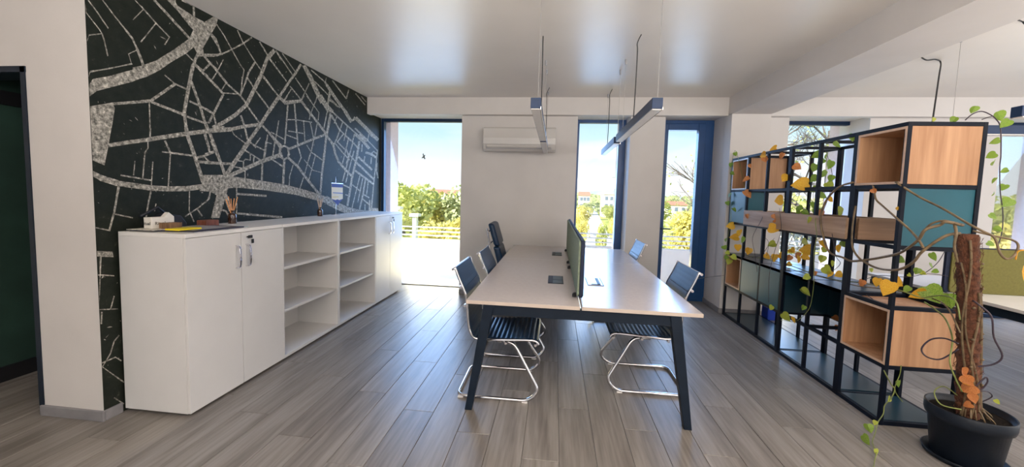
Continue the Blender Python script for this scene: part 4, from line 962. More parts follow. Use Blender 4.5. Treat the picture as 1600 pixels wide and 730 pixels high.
def cube(k, zi, mats=('oak', 'oakedge'), front='open', depth=1.0, label=None):
    y0, y1 = SY[k] + h, SY[k+1] - h; z0, z1 = SZ[zi] + h, SZ[zi+1] - h; x0 = SX0 - .012; x1 = x0 + (SX1 - SX0 + .02) * depth; t = .016
    if k == 0: y0 = SY[0] - h + .004
    c = obj('box_side', MB().box(x0, x1, y0, y0+t, z0, z1), mats[0], sh, bevel=.0008)
    obj('box_side', MB().box(x0, x1, y1-t, y1, z0, z1), mats[0], sh)
    obj('box_top', MB().box(x0, x1, y0+t, y1-t, z1-t, z1), mats[0] if mats[0] != 'oak' else 'oak', sh)
    obj('box_bottom', MB().box(x0, x1, y0+t, y1-t, z0, z0+t), mats[0], sh)
    if front == 'open':
        obj('box_back', MB().box(x1-t, x1-.001, y0+t, y1-t, z0+t, z1-t), mats[0], sh)
        e_ = MB().box(x0-.0015, x0-.0001, y0, y0+t, z0, z1).box(x0-.0015, x0-.0001, y1-t, y1, z0, z1).box(x0-.0015, x0-.0001, y0+t, y1-t, z1-t, z1).box(x0-.0015, x0-.0001, y0+t, y1-t, z0, z0+t)
        obj('box_edging', e_, mats[1], sh)
    else:
        obj('box_door', MB().box(x0-.001, x0+t, y0+.001, y1-.001, z0+.001, z1-.001), mats[0], sh, bevel=.001)
        obj('box_back', MB().box(x1-t, x1-.001, y0+t, y1-t, z0+t, z1-t), mats[0], sh)
cube(0, 4); cube(0, 1); cube(5, 4, ('oak', 'cab')); cube(5, 1)
cube(5, 3, ('teal', 'teal'), 'door', .48)
for k in (3, 4): cube(k, 1, ('teal', 'teal'), 'door')
# dark side and back boards beside the teal doors
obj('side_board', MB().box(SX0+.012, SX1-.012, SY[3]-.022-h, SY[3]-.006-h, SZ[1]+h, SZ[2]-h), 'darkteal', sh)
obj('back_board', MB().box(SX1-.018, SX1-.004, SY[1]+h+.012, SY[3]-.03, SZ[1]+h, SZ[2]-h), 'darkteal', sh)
# teal end panel, second row
obj('end_panel', MB().box(SX0+.013, SX1-.013, SY[0]-.006, SY[0]+.008, SZ[3]+h, SZ[4]-h), 'teal', sh, bevel=.0008)
# shelf boards
for k in range(1, 6):
    obj('shelf_board', MB().box(SX0-.012, SX1+.012, SY[k]+(.027 if k in (1,3) else .014), SY[k+1]-(.027 if k+1 in (1,3) else .014), SZ[2]-.013, SZ[2]+.014), 'slate', sh)
for k in range(0, 6):
    if k in (0, 1, 3):
        k2 = {0: 1, 1: 3, 3: 6}[k]
        obj('base_board', MB().box(SX0+.014, SX1-.014, SY[k]+(.027 if k in (1,3) else .014), SY[k2]-(.027 if k2 in (1,3) else .014), .006, .030), 'darkteal', sh)
# long oak planter between the second and sixth posts
pz0, pz1 = SZ[3] + h, SZ[3] + .172; py0, py1 = SY[1] + .03, SY[5] - h
pl = thing('planter_box', 'long low oak planter box sitting in the middle of the shelving', 'planter', ((SX0+SX1)/2, (py0+py1)/2, pz0))
obj('front_board', MB().box(SX0-.032, SX0-.016, py0-.02, py1, pz0-.006, pz1), 'oakh', pl, bevel=.001)
obj('back_board', MB().box(SX1-.04, SX1-.024, py0-.02, py1, pz0, pz1), 'oakh', pl, bevel=.001)
obj('end_board', MB().box(SX0-.016, SX1-.04, py0-.02, py0-.004, pz0, pz1), 'oakh', pl)
obj('end_board', MB().box(SX0+.014, SX1-.04, py1-.016, py1, pz0, pz1), 'oakh', pl)
obj('soil', MB().box(SX0-.016, SX1-.04, py0-.004, py1-.016, pz0, pz1-.03), 'soil', pl)
# continuation of the planter in the nearest bay
obj('near_board', MB().box(SX0+.02, SX1-.03, SY[1]-.045, SY[1]-.03, pz0, pz1), 'oakx', pl)

# ================================================================ PLANTS
def leaf_mesh(name, fold=.25, droop=.25, curl=0):
    # heart-shaped pothos leaf, stem at origin, tip along -Z, faces +/-Y
    half = [(0, -.01), (.15, .06), (.31, .04), (.43, -.10), (.44, -.30), (.36, -.53), (.20, -.76), (.06, -.92), (0, -1.0)]
    mid = [(0, 0), (0, -.05), (0, -.12), (0, -.22), (0, -.36), (0, -.54), (0, -.75), (0, -.9), (0, -1.0)]
    V = []; F = []
    def bend(x_, z_): 
        y_ = abs(x_) * fold + droop * (z_ * z_) * .6 + curl * x_ * x_ * 2
        return (x_, y_, z_)
    n = len(half)
    for s_ in (1, -1):
        o_ = len(V)
        for i in range(n):
            V.append(bend(0, mid[i][1])); V.append(bend(s_*half[i][0]*.55, (mid[i][1]+half[i][1])/2+.01)); V.append(bend(s_*half[i][0], half[i][1]))
        for i in range(n-1):
            a_ = o_ + 3*i
            for q in (0, 1): F.append((a_+q, a_+q+1, a_+q+4, a_+q+3) if s_ > 0 else (a_+q+3, a_+q+4, a_+q+1, a_+q))
    me = bpy.data.meshes.new(name); me.from_pydata(V, [], F); me.shade_smooth(); return me
LM = {}
for c_ in 'gyob':
    for v, (f1, d1, cu) in enumerate(((.22, .2, 0), (.4, .45, .1), (.1, .1, -.2))):
        m_ = leaf_mesh('leaf_' + c_ + str(v), f1, d1, cu); m_.materials.append(M['l' + c_]); LM[c_ + str(v)] = m_
lr = random.Random(3)
LBL = {'y': 'lime yellow leaf', 'o': 'amber yellow leaf', 'b': 'dry rust brown leaf'}
def leaf(parent, p, size, c_, face=None, spin=None):
    v = lr.randrange(3) if c_ != 'b' else 1
    o = bpy.data.objects.new('leaf', LM[c_ + str(v)]); C.objects.link(o); o.parent = parent
    s_ = size; 
    to = (Vector((0, 0, 1.47)) - Vector(p)).normalized()
    base = math.atan2(-to.y, -to.x) - math.pi/2
    rz = base + lr.uniform(-1.15, 1.15) + (math.pi if lr.random() < .4 else 0)
    o.rotation_euler = (lr.uniform(-.6, .6), lr.uniform(-1.1, 1.1) if spin is None else spin, rz)
    s_ *= .86; o.scale = (s_*lr.uniform(.9, 1.15), s_, s_)
    cen = Vector((0, 0, .42 * s_)); cen.rotate(o.rotation_euler)
    o.location = Vector(p) + cen - wloc(parent)
    if c_ in LBL: o['label'] = LBL[c_]
    return o
def stem(parent, P, r, m='stem', n=5, seg=6, r2=None):
    Q = smooth_path(P, n); k = len(Q); rr = [r + ((r2 if r2 else r) - r) * i / (k-1) for i in range(k)]
    return obj('vine_stem', MB().tube(Q, rr, seg), m, parent, smooth=True)

# ---- potted climber on a coir pole
PC = (2.435, 2.43)
pp = thing('potted_climber', 'climbing plant on a coir pole in a black pot at the shelving end', 'plant', (PC[0], PC[1], 0))
obj('saucer', MB().lathe([(.150, 0), (.168, .004), (.178, .03), (.172, .03), (.160, .010), (.0, .010)], (PC[0], PC[1], 0), 40), 'pot', pp, smooth=True)
obj('pot', MB().lathe([(.135, .011), (.140, .02), (.163, .235), (.175, .240), (.180, .262), (.180, .306), (.175, .310), (.171, .304), (.164, .26), (.157, .27), (.0, .27)], (PC[0], PC[1], 0), 48), 'pot', pp, smooth=True)
obj('soil', MB().lathe([(.164, .262), (.164, .272), (.10, .282), (.0, .286)], (PC[0], PC[1], 0), 30), 'soil', pp)
pb = Vector((2.404, 2.400, 0.316)); ptp = Vector((2.260, 2.360, 1.327)); pb.z = .27
pr_ = random.Random(9)
n_ = 44; PV = []; 
cyl = MB(); segs = 20; V = []; F = []
for i in range(n_ + 1):
    c_ = pb.lerp(ptp, i / n_)
    for j in range(segs):
        r_ = .046 + pr_.uniform(-.005, .006) + .003*math.sin(i*1.7 + j*.9) - .006*i/n_
        a_ = 6.28318 * j / segs; V.append((c_.x + math.cos(a_)*r_, c_.y + math.sin(a_)*r_, c_.z))
for i in range(n_):
    for j in range(segs): F.append((i*segs+j, i*segs+(j+1) % segs, (i+1)*segs+(j+1) % segs, (i+1)*segs+j))
F.append(tuple(n_*segs+j for j in range(segs)))
obj('coir_pole', cyl.add(V, F), 'coir', pp, smooth=True)
fb = MB()
for i in range(260):
    t_ = pr_.random(); a_ = pr_.uniform(0, 6.28); c_ = pb.lerp(ptp, t_); d_ = Vector((math.cos(a_), math.sin(a_), 0)); u_ = Vector((-d_.y, d_.x, 0))
    p0 = c_ + d_*.043; p1 = c_ + d_*.053 + u_*pr_.uniform(-.02, .02) + Vector((0, 0, pr_.uniform(-.02, .03))); p2 = c_ + d_*.044 + u_*pr_.uniform(-.04, .04) + Vector((0, 0, pr_.uniform(-.05, .05)))
    fb.tube([p0, p1, p2], .0011, 3, cap=False)
obj('coir_fibres', fb, 'coir', pp, kind='stuff')
# stems winding up the pole
def wind(a0, turns, t0, t1, r, m, rad=.047):
    P = []
    for i in range(14):
        u = i/13; c_ = pb.lerp(ptp, t0 + (t1-t0)*u); a_ = a0 + turns*6.28*u + .25*math.sin(u*9)
        P.append((c_.x + math.cos(a_)*rad, c_.y + math.sin(a_)*rad, c_.z))
    return stem(pp, P, r, m, 4)
wind(-.75, .08, .0, .99, .008, 'stem'); wind(-2.2, .12, .0, .7, .006, 'stem'); wind(-1.4, -.25, .05, .85, .005, 'stem'); wind(3.4, .1, 0, .97, .006, 'stem'); wind(-.3, .1, .02, .6, .006, 'stem')
for t_, a_ in ((.2, -.7), (.34, -.68), (.48, -.66), (.6, -.62), (.72, -.6), (.85, -.55), (.3, -2.1), (.45, -2.0), (.62, -1.9)):
    c_ = pb.lerp(ptp, t_); q = (c_.x + math.cos(a_)*.052, c_.y + math.sin(a_)*.052, c_.z)
    obj('stem_node', MB().lathe([(.004, -.006), (.008, 0), (.004, .006)], q, 8), 'stem', pp, smooth=True)
for i in range(13):
    a_ = -2.9 + i*.33; l_ = pr_.uniform(.07, .13); c_ = pb + Vector((math.cos(a_)*.05, math.sin(a_)*.05, .07))
    e1 = pb + Vector((math.cos(a_)*l_*.8, math.sin(a_)*l_*.8, .035)); e2 = Vector((PC[0], PC[1], .285)) * .35 + (pb + Vector((math.cos(a_)*l_*1.35, math.sin(a_)*l_*1.35, .0))) * .65; e2.z = .283
    obj('aerial_root', MB().tube(smooth_path([c_, e1, e2], 5), .0035, 5), 'stem', pp, smooth=True)
STEMS = [
 (.0085, .0075, 'stem', [(2.233,2.360,1.375),(2.147,2.360,1.390),(2.135,2.380,1.370),(2.084,2.400,1.341),(2.091,2.440,1.283),(2.096,2.500,1.230),(2.123,2.600,1.178),(2.190,2.798,1.126),(2.190,2.921,1.088),(2.190,3.063,1.055),(2.190,3.154,1.069),(2.190,3.278,1.080),(2.180,3.338,1.160),(2.180,3.411,1.332),(2.180,3.370,1.490),(2.190,3.257,1.602),(2.200,3.127,1.637)]),
 (.0085, .006, 'stem', [(2.222,2.360,1.329),(2.169,2.360,1.320),(2.133,2.370,1.292),(2.115,2.400,1.252),(2.097,2.430,1.203),(2.096,2.460,1.153),(2.099,2.520,1.104),(2.107,2.600,1.073),(2.180,2.802,1.047),(2.180,2.904,1.063),(2.180,2.994,1.099),(2.180,3.049,1.161),(2.185,3.071,1.240),(2.190,3.079,1.353),(2.220,3.110,1.462)]),
 (.007, .006, 'stem', [(2.102,2.420,1.234),(2.092,2.440,1.275),(2.103,2.520,1.332),(2.096,2.600,1.392),(2.190,2.836,1.468),(2.190,2.893,1.510),(2.200,2.928,1.564),(2.220,2.972,1.619)]),
 (.0065, .005, 'stem', [(2.200,2.769,1.628),(2.251,2.660,1.534),(2.250,2.500,1.463),(2.235,2.340,1.387),(2.270,2.300,1.350),(2.311,2.280,1.317),(2.322,2.260,1.242),(2.347,2.250,1.211),(2.380,2.250,1.232),(2.414,2.270,1.281),(2.413,2.300,1.308),(2.348,2.330,1.326),(2.283,2.360,1.346)]),
 (.006, .005, 'stem', [(2.199,2.340,1.376),(2.158,2.380,1.396),(2.128,2.420,1.374),(2.127,2.460,1.327)]),
 (.008, .006, 'stem', [(2.192,2.360,1.374),(2.176,2.330,1.327),(2.173,2.330,1.260),(2.197,2.330,1.173)]),
 (.0042, .0035, 'gstem', [(2.231,2.320,0.857),(2.236,2.360,0.953),(2.289,2.500,0.949),(2.276,2.600,0.910),(2.220,2.666,0.930),(2.300,2.911,0.905),(2.350,3.174,0.875),(2.350,3.404,0.845),(2.350,3.719,0.834),(2.350,4.055,0.849),(2.350,4.522,0.837),(2.350,5.033,0.809)]),
 (.004, .0035, 'stem', [(2.238,2.320,0.785),(2.282,2.450,0.893),(2.329,2.600,0.909),(2.300,2.716,0.910),(2.300,2.883,0.894),(2.250,3.065,0.871),(2.250,3.328,0.861),(2.300,3.817,0.830),(2.300,4.239,0.834)]),
 (.0045, .004, 'gstem', [(2.345,2.660,0.869),(2.360,2.600,0.838),(2.330,2.500,0.804),(2.280,2.400,0.722),(2.232,2.350,0.609),(2.247,2.330,0.527),(2.289,2.330,0.449)]),
 (.0045, .004, 'root', [(2.244,2.330,0.720),(2.240,2.400,0.723),(2.223,2.460,0.691),(2.199,2.480,0.627),(2.209,2.460,0.589),(2.241,2.420,0.590),(2.259,2.380,0.639),(2.257,2.340,0.685)]),
 (.0045, .0045, 'root', [(2.292,2.330,0.965),(2.295,2.300,0.949),(2.339,2.280,0.894),(2.362,2.280,0.784),(2.412,2.280,0.685),(2.398,2.300,0.629),(2.353,2.330,0.598)]),
 (.004, .004, 'root', [(2.352,2.330,0.481),(2.386,2.320,0.543),(2.398,2.320,0.519),(2.385,2.330,0.473),(2.364,2.340,0.458)]),
 (.003, .003, 'root', [(2.392,2.360,0.443),(2.445,2.360,0.447),(2.491,2.380,0.411),(2.467,2.400,0.368)]),
 (.0035, .003, 'gstem', [(2.296,2.330,0.346),(2.220,2.360,0.352),(2.217,2.400,0.406),(2.301,2.440,0.424),(2.337,2.400,0.394)]),
 (.0035, .0025, 'gstem', [(2.186,2.700,0.390),(2.235,2.700,0.303),(2.253,2.690,0.271),(2.227,2.680,0.213),(2.186,2.670,0.167),(2.175,2.660,0.115),(2.133,2.640,0.067),(2.061,2.565,0.030),(1.988,2.486,0.020),(1.937,2.391,0.015),(1.856,2.296,0.015),(1.771,2.192,0.015)]),
 (.003, .0025, 'gstem', [(2.276,2.690,0.436),(2.274,2.690,0.376),(2.253,2.690,0.271),(2.323,2.710,0.183)]),
 (.0045, .003, 'lo', [(2.479,2.250,1.260),(2.421,2.250,1.261),(2.393,2.250,1.250),(2.389,2.250,1.209)]),
 (.0035, .0025, 'root', [(2.539,2.740,2.020),(2.559,2.720,2.055),(2.584,2.700,2.066),(2.608,2.680,2.047),(2.649,2.680,2.016),(2.679,2.680,1.963),(2.698,2.680,1.809),(2.700,2.680,1.723),(2.718,2.680,1.575),(2.744,2.680,1.457),(2.753,2.680,1.339),(2.739,2.680,1.239)]),
 (.0025, .002, 'root', [(2.612,2.720,2.020),(2.619,2.700,2.028),(2.627,2.680,2.032)]),
 (.0025, .002, 'root', [(2.300,2.985,0.794),(2.500,3.406,0.809),(2.600,3.359,0.904),(2.510,3.000,0.965),(2.606,2.950,1.004),(2.689,2.900,1.001)]),
 (.0022, .002, 'root', [(2.567,2.950,0.993),(2.623,2.950,1.041),(2.666,2.950,1.097),(2.695,2.950,1.166)]),
]
for r_, r2_, m_, P_ in STEMS: stem(pp, P_, r_, m_, 5, 6, r2_)
LEAVES = [(2.300,3.106,0.888,0.067,'b'),(2.300,2.961,0.926,0.077,'o'),(2.153,2.690,0.941,0.124,'o'),(2.360,2.874,0.949,0.088,'o'),(2.400,2.920,1.098,0.067,'g'),(2.277,2.700,0.937,0.054,'g'),(2.294,2.640,0.920,0.109,'o'),(2.333,2.600,0.937,0.134,'g'),(2.338,2.500,0.928,0.098,'g'),(2.300,2.837,1.020,0.043,'g'),(2.500,3.288,0.960,0.040,'y'),(2.627,2.950,1.127,0.071,'g'),(2.621,2.950,1.063,0.049,'g'),(2.536,2.950,1.023,0.054,'g'),(2.574,2.950,1.007,0.040,'y'),(2.649,2.950,1.024,0.045,'g'),(2.495,2.950,0.989,0.036,'y'),(2.283,2.690,0.312,0.059,'g'),(2.220,2.680,0.208,0.050,'y'),(2.027,2.572,0.060,0.061,'g'),(1.954,2.490,0.030,0.075,'g'),(2.103,2.620,0.072,0.037,'y'),(1.936,2.389,0.020,0.042,'y'),(2.278,2.330,0.566,0.064,'b'),(2.294,2.320,0.528,0.071,'b'),(2.315,2.330,0.474,0.085,'b'),(2.343,2.330,0.421,0.061,'b'),(2.295,2.335,0.503,0.050,'o'),(2.332,2.340,0.370,0.054,'b'),(2.446,2.240,1.140,0.132,'o'),(2.541,2.400,0.375,0.033,'y'),(2.550,2.710,2.084,0.055,'g'),(2.650,2.670,2.037,0.074,'g'),(2.693,2.670,1.988,0.066,'g'),(2.649,2.670,1.880,0.058,'g'),(2.637,2.670,1.795,0.059,'g'),(2.656,2.670,1.749,0.055,'g'),(2.719,2.670,1.703,0.043,'g'),(2.667,2.670,1.644,0.047,'g'),(2.723,2.670,1.602,0.055,'g'),(2.679,2.670,1.558,0.039,'g'),(2.753,2.670,1.513,0.075,'g'),(2.679,2.670,1.424,0.051,'g'),(2.714,2.670,1.346,0.047,'g'),(2.689,2.670,1.254,0.044,'g'),(2.393,2.780,2.030,0.037,'y'),(2.514,2.780,2.031,0.049,'g'),(2.190,2.921,1.572,0.044,'b'),(2.200,2.736,1.454,0.029,'o'),(2.240,3.224,1.987,0.073,'g'),(2.300,3.464,1.972,0.079,'g')]
for x_, y_, z_, s_, c_ in LEAVES: leaf(pp, (x_, y_, z_), s_, c_, spin=.1 if s_ > .14 else None)

# ---- trailing plant rooted in the oak planter
tp = thing('trailing_plant', 'yellowing trailing plant rooted in the oak planter and hanging down', 'plant', (2.43, 3.9, pz1 - .03))
ST2 = [
 (.003, .002, 'gstem', [(2.300,3.634,1.406),(2.170,3.457,1.328),(2.170,3.426,1.202),(2.170,3.441,1.066),(2.170,3.417,0.870),(2.170,3.415,0.724),(2.170,3.445,0.578),(2.170,3.558,0.453),(2.170,3.652,0.399),(2.170,3.825,0.360)]),
 (.0022, .002, 'root', [(2.300,4.224,1.417),(2.180,3.984,1.351),(2.180,3.952,1.192),(2.180,4.033,0.980),(2.180,4.091,0.730),(2.180,4.066,0.460)]),
 (.0025, .002, 'root', [(2.300,4.481,1.444),(2.180,4.312,1.288),(2.180,4.469,1.080),(2.180,4.387,0.886),(2.180,4.325,0.723)]),
 (.002, .002, 'root', [(2.180,4.212,1.101),(2.180,4.146,1.056),(2.200,4.202,0.916)]),
 (.0025, .002, 'gstem', [(2.200,4.741,1.584),(2.200,5.054,2.093),(2.190,5.125,1.910),(2.190,5.112,1.588),(2.190,5.047,1.268),(2.190,5.105,0.939),(2.190,5.092,0.612)]),
 (.0025, .002, 'root', [(2.400,4.159,1.389),(2.500,4.252,1.587),(2.550,4.238,1.784),(2.600,4.216,1.976)]),
 (.0025, .002, 'root', [(2.500,3.894,1.379),(2.550,3.876,1.643),(2.600,3.991,1.830),(2.600,4.079,1.986)]),
 (.0025, .002, 'stem', [(2.400,3.911,1.368),(2.500,4.320,1.285),(2.500,4.457,1.031),(2.450,4.187,0.930),(2.400,3.886,0.944),(2.400,3.642,0.927)]),
 (.003, .002, 'root', [(2.300,4.697,0.828),(2.300,4.496,0.889),(2.300,4.382,0.997),(2.350,4.367,1.091)]),
 (.002, .002, 'root', [(2.180,3.268,1.239),(2.180,3.206,1.071),(2.180,3.153,1.020),(2.250,3.336,0.923)]),
]
for r_, r2_, m_, P_ in ST2: stem(tp, P_, r_, m_, 5, 5, r2_)
LEAVES2 = [(2.200,4.420,1.972,0.103,'o'),(2.250,4.340,2.031,0.108,'o'),(2.200,4.363,1.919,0.081,'b'),(2.300,4.237,1.948,0.085,'b'),(2.200,4.695,1.884,0.059,'b'),(2.190,4.710,1.724,0.096,'b'),(2.190,4.700,1.554,0.126,'b'),(2.190,3.955,1.716,0.098,'o'),(2.190,3.724,1.641,0.156,'o'),(2.190,3.801,1.807,0.082,'b'),(2.190,4.043,1.494,0.139,'o'),(2.500,4.034,1.942,0.099,'g'),(2.500,3.899,1.916,0.083,'g'),(2.500,4.056,1.821,0.094,'g'),(2.500,3.856,1.835,0.100,'g'),(2.500,4.052,1.715,0.094,'g'),(2.500,3.896,1.750,0.084,'g'),(2.500,4.038,1.603,0.093,'g'),(2.500,3.816,1.710,0.076,'g'),(2.500,3.832,1.641,0.094,'y'),(2.500,3.972,1.875,0.079,'g'),(2.500,3.914,1.547,0.084,'g'),(2.500,3.800,1.512,0.064,'o'),(2.400,4.108,1.391,0.096,'g'),(2.400,3.979,1.384,0.080,'g'),(2.400,3.893,1.442,0.102,'g'),(2.400,3.817,1.402,0.089,'g'),(2.450,4.146,1.417,0.077,'g'),(2.300,3.349,1.417,0.103,'y'),(2.350,3.661,1.390,0.074,'b'),(2.170,3.556,1.333,0.066,'y'),(2.190,4.088,1.334,0.070,'b'),(2.190,4.070,1.284,0.057,'b'),(2.180,4.075,1.212,0.122,'o'),(2.180,5.009,1.166,0.119,'o'),(2.180,4.903,1.034,0.132,'o'),(2.180,4.767,1.102,0.098,'o'),(2.180,4.649,1.031,0.088,'g'),(2.180,4.789,0.923,0.099,'o'),(2.300,4.780,0.892,0.099,'o'),(2.180,4.868,0.795,0.093,'y'),(2.180,4.995,0.719,0.088,'y'),(2.180,5.046,0.824,0.072,'y'),(2.180,4.629,1.306,0.066,'b'),(2.300,4.312,1.027,0.095,'y'),(2.300,4.368,0.895,0.090,'o'),(2.300,4.235,0.895,0.100,'o'),(2.300,4.116,0.934,0.084,'o'),(2.400,4.129,0.989,0.084,'o'),(2.400,4.183,0.908,0.085,'b'),(2.400,4.018,0.922,0.094,'o'),(2.400,3.906,1.027,0.134,'o'),(2.400,3.944,1.102,0.092,'y'),(2.400,3.916,0.958,0.092,'o'),(2.400,4.174,0.844,0.066,'o'),(2.450,4.138,0.951,0.078,'b'),(2.400,3.713,1.106,0.092,'o'),(2.400,3.682,1.058,0.074,'y'),(2.400,3.530,1.096,0.082,'o'),(2.350,3.613,0.992,0.079,'y'),(2.350,3.477,0.971,0.059,'y'),(2.300,3.463,0.916,0.102,'y'),(2.300,3.437,0.889,0.070,'o'),(2.300,3.330,0.905,0.067,'o'),(2.300,3.599,0.856,0.056,'b'),(2.350,3.391,1.155,0.068,'g'),(2.170,3.511,0.839,0.072,'y'),(2.160,3.512,0.704,0.099,'y'),(2.160,3.504,0.572,0.055,'g'),(2.170,3.996,0.427,0.070,'y'),(2.160,3.733,0.419,0.107,'y'),(2.160,3.619,0.427,0.069,'o'),(2.190,5.043,2.053,0.063,'g'),(2.190,5.145,1.928,0.073,'g'),(2.190,5.094,1.820,0.064,'g'),(2.180,5.101,1.548,0.073,'g'),(2.180,5.139,1.442,0.073,'g'),(2.180,4.953,1.367,0.071,'g'),(2.180,5.081,1.177,0.073,'g'),(2.180,5.124,0.977,0.065,'g'),(2.180,5.146,0.876,0.082,'g'),(2.180,5.073,0.763,0.073,'g'),(2.600,4.051,0.249,0.058,'b'),(2.600,3.756,0.423,0.071,'b'),(2.600,3.722,0.344,0.064,'b')]
for x_, y_, z_, s_, c_ in LEAVES2: leaf(tp, (x_, y_, z_), s_, c_, spin=1.4 if (s_ > .10 and c_ == 'o') else None)

# ---- small extras
q1 = (1.777, 5.000, 0.470); q2 = (2.131, 5.050, 0.535)
tag(obj('cable', MB().tube(smooth_path([(q1[0]-.12, q1[1], q1[2]-.03), q1, ((q1[0]+q2[0])/2, 5.02, (q1[2]+q2[2])/2+.004), (q2[0]+.04, q2[1], q2[2])], 5), .003, 5), 'wire', smooth=True), 'thin grey cable stretched from the balcony door to the shelving', 'cable')
p = (2.320, 4.400, 0.275)
# office desk on the far side of the shelving
g = thing('far_office_desk', 'white office desk with dark frame behind the shelving', 'desk', (4.1, 3.6, 0))
gx0, gx1, gy0, gy1 = 3.30, 5.6, 2.75, 4.40
for a_, b2 in ((gy0, 3.56), (3.58, gy1)): obj('tabletop', MB().box(gx0, gx1, a_, b2, .735, .76), 'cabtop', g, bevel=.002)
obj('frame_rail', MB().box(gx0+.03, gx0+.07, gy0+.03, gy1-.03, .665, .735).box(gx0+.03, gx1-.1, gy0+.03, gy0+.07, .665, .735), 'steel', g)
for xx in (gx0+.05, gx1-.1):
    for yy in (gy0+.05, gy1-.05): obj('leg', MB().bar((xx, yy, 0), (xx, yy, .70), .05), 'steel', g)
p1 = (3.273, 3.555, 1.142); p2 = (3.338, 3.555, 0.761)
ds = thing('desk_screen', 'olive green fabric desk screen behind the coir pole', 'divider', (4.1, 3.56, .76))
obj('fabric_panel', MB().prism([(u, v) for u, v in rrect(p1[0]+.030, 5.3, p2[2], p1[2]-.008, .035)], 'y', 3.545, 3.560), 'olive', ds, bevel=.004)
obj('edge_trim', MB().prism([(u, v) for u, v in rrect(p1[0], 5.31, p2[2]-.01, p1[2], .04)], 'y', 3.560, 3.585), 'navyfab', ds, bevel=.004)
for xx in (3.7, 4.9): obj('clamp', MB().box(xx-.02, xx+.02, 3.56, 3.58, .76, p2[2]+.01), 'steel', ds)
obj('cross_beam', MB().box(gx0+.08, gx1-.15, 3.54, 3.60, .69, .733), 'steel', g)
tag(obj('blue_crate', MB().box(2.68, 2.84, 5.0, 5.15, 0, .16), 'bluebin', bevel=.01), 'small bright blue plastic bin glimpsed behind the shelving', 'bin')

# ================================================================ OUTSIDE
GZ = -6.0
struct('balcony_slab', MB().box(-4.5, 9.5, 6.25, 7.35, -.30, -.05), 'parapet')
struct('balcony_parapet', MB().box(-4.5, 9.5, 7.22, 7.34, -.05, .56), 'parapet')
br = thing('balcony_railing', 'white metal railing with three bars on the balcony parapet', 'railing', (1.5, 7.28, .56))
for z in (.63, .71, .79): obj('rail', MB().tube([(-4.4, 7.28, z), (9.4, 7.28, z)], .013, 6), 'rail', br)
for x in [-4.3 + 1.55*i for i in range(9)]: obj('baluster', MB().box(x-.02, x+.02, 7.26, 7.30, .55, .80), 'rail', br)
struct('ground', MB().box(-400, 600, 7.6, 900, GZ-1, GZ), 'grass')
# road running away, centred on the middle window
rd = MB().add([(*q[:2], GZ+.03) for q in [(4.387,53.802,-6.000),(8.980,55.243,-6.000),(13.332,105.982,-6.000),(22.809,214.214,-6.000),(45.295,442.003,-6.000),(39.479,433.067,-6.000),(17.945,210.044,-6.000),(8.502,103.600,-6.000)]], [(0, 1, 2, 3, 4, 5, 6, 7)]).add([(-60, 22, GZ+.04), (80, 27, GZ+.04), (80, 34, GZ+.04), (-60, 29, GZ+.04)], [(0, 1, 2, 3)])
struct('street', rd, 'asphalt')
# far hill ridge
hv = []; hr = random.Random(2); N_ = 60
for i in range(N_ + 1):
    xx = -700 + 1900*i/N_; hgt = 4 + 10*math.sin(i*.31)**2 + 6*math.sin(i*.13+1)**2
    hv += [(xx, 780, GZ), (xx, 800, GZ + 3 + hgt), (xx, 860, GZ + 2 + hgt)]
hm = MB().add(hv, [(3*i, 3*i+3, 3*i+4, 3*i+1) for i in range(N_)] + [(3*i+1, 3*i+4, 3*i+5, 3*i+2) for i in range(N_)])
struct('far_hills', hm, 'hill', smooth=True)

def crown_mesh(name, seed, nl, ls, m, shape=(1, 1, 1)):
    r_ = random.Random(seed); V = []; F = []
    blobs = [(Vector((r_.uniform(-.55, .55), r_.uniform(-.55, .55), r_.uniform(-.5, .6))), r_.uniform(.35, .6)) for _ in range(11)]
    for i in range(nl):
        c_, rad = blobs[r_.randrange(len(blobs))]
        d_ = Vector((r_.gauss(0, 1), r_.gauss(0, 1), r_.gauss(0, 1))).normalized(); p_ = c_ + d_ * rad * r_.uniform(.75, 1.03)
        u_ = Vector((r_.gauss(0, 1), r_.gauss(0, 1), r_.gauss(0, 1))).normalized(); w_ = u_.orthogonal().normalized(); s_ = ls * r_.uniform(.6, 1.3)
        o_ = len(V)
        for a_, b2 in ((-1, 0), (0, -.6), (1, 0), (0, .6)): q = p_ + u_*a_*s_ + w_*b2*s_; V.append((q.x*shape[0], q.y*shape[1], q.z*shape[2]))
        F.append((o_, o_+1, o_+2, o_+3))
    me = bpy.data.meshes.new(name); me.from_pydata(V, [], F); me.materials.append(M[m]); return me
CM = {c_: [crown_mesh('crown_%s%d' % (c_, s_), s_*7+ord(c_), 2600, .075, {'a': 'tree1', 'b': 'tree2', 'c': 'tree3'}[c_]) for s_ in (1, 2)] for c_ in 'abc'}
tk = MB().tube([(0, 0, 0), (.05, 0, .5), (0, .03, 1.0)], [.05, .04, .02], 7)
tko = None
def tree(x_, y_, rad, top, c_, label, v=0, group='trees outside the windows'):
    global tko
    t = thing('tree', label, 'tree', (x_, y_, GZ), group=group); hgt = top - GZ
    cz = hgt - rad*.95
    o = bpy.data.objects.new('crown', CM[c_][v % 2]); C.objects.link(o); o.parent = t; o.scale = (rad, rad, max(rad*.95, cz*.42)); o.location = (0, 0, hgt - max(rad*.95, cz*.42)); o.rotation_euler = (0, 0, v * 1.3)
    if tko is None: tko = obj('trunk', tk, 'bark', t, smooth=True, local=True); k_ = tko
    else: k_ = bpy.data.objects.new('trunk', tko.data); C.objects.link(k_); k_.parent = t
    k_.scale = (hgt*.6, hgt*.6, hgt*.8)
    return t
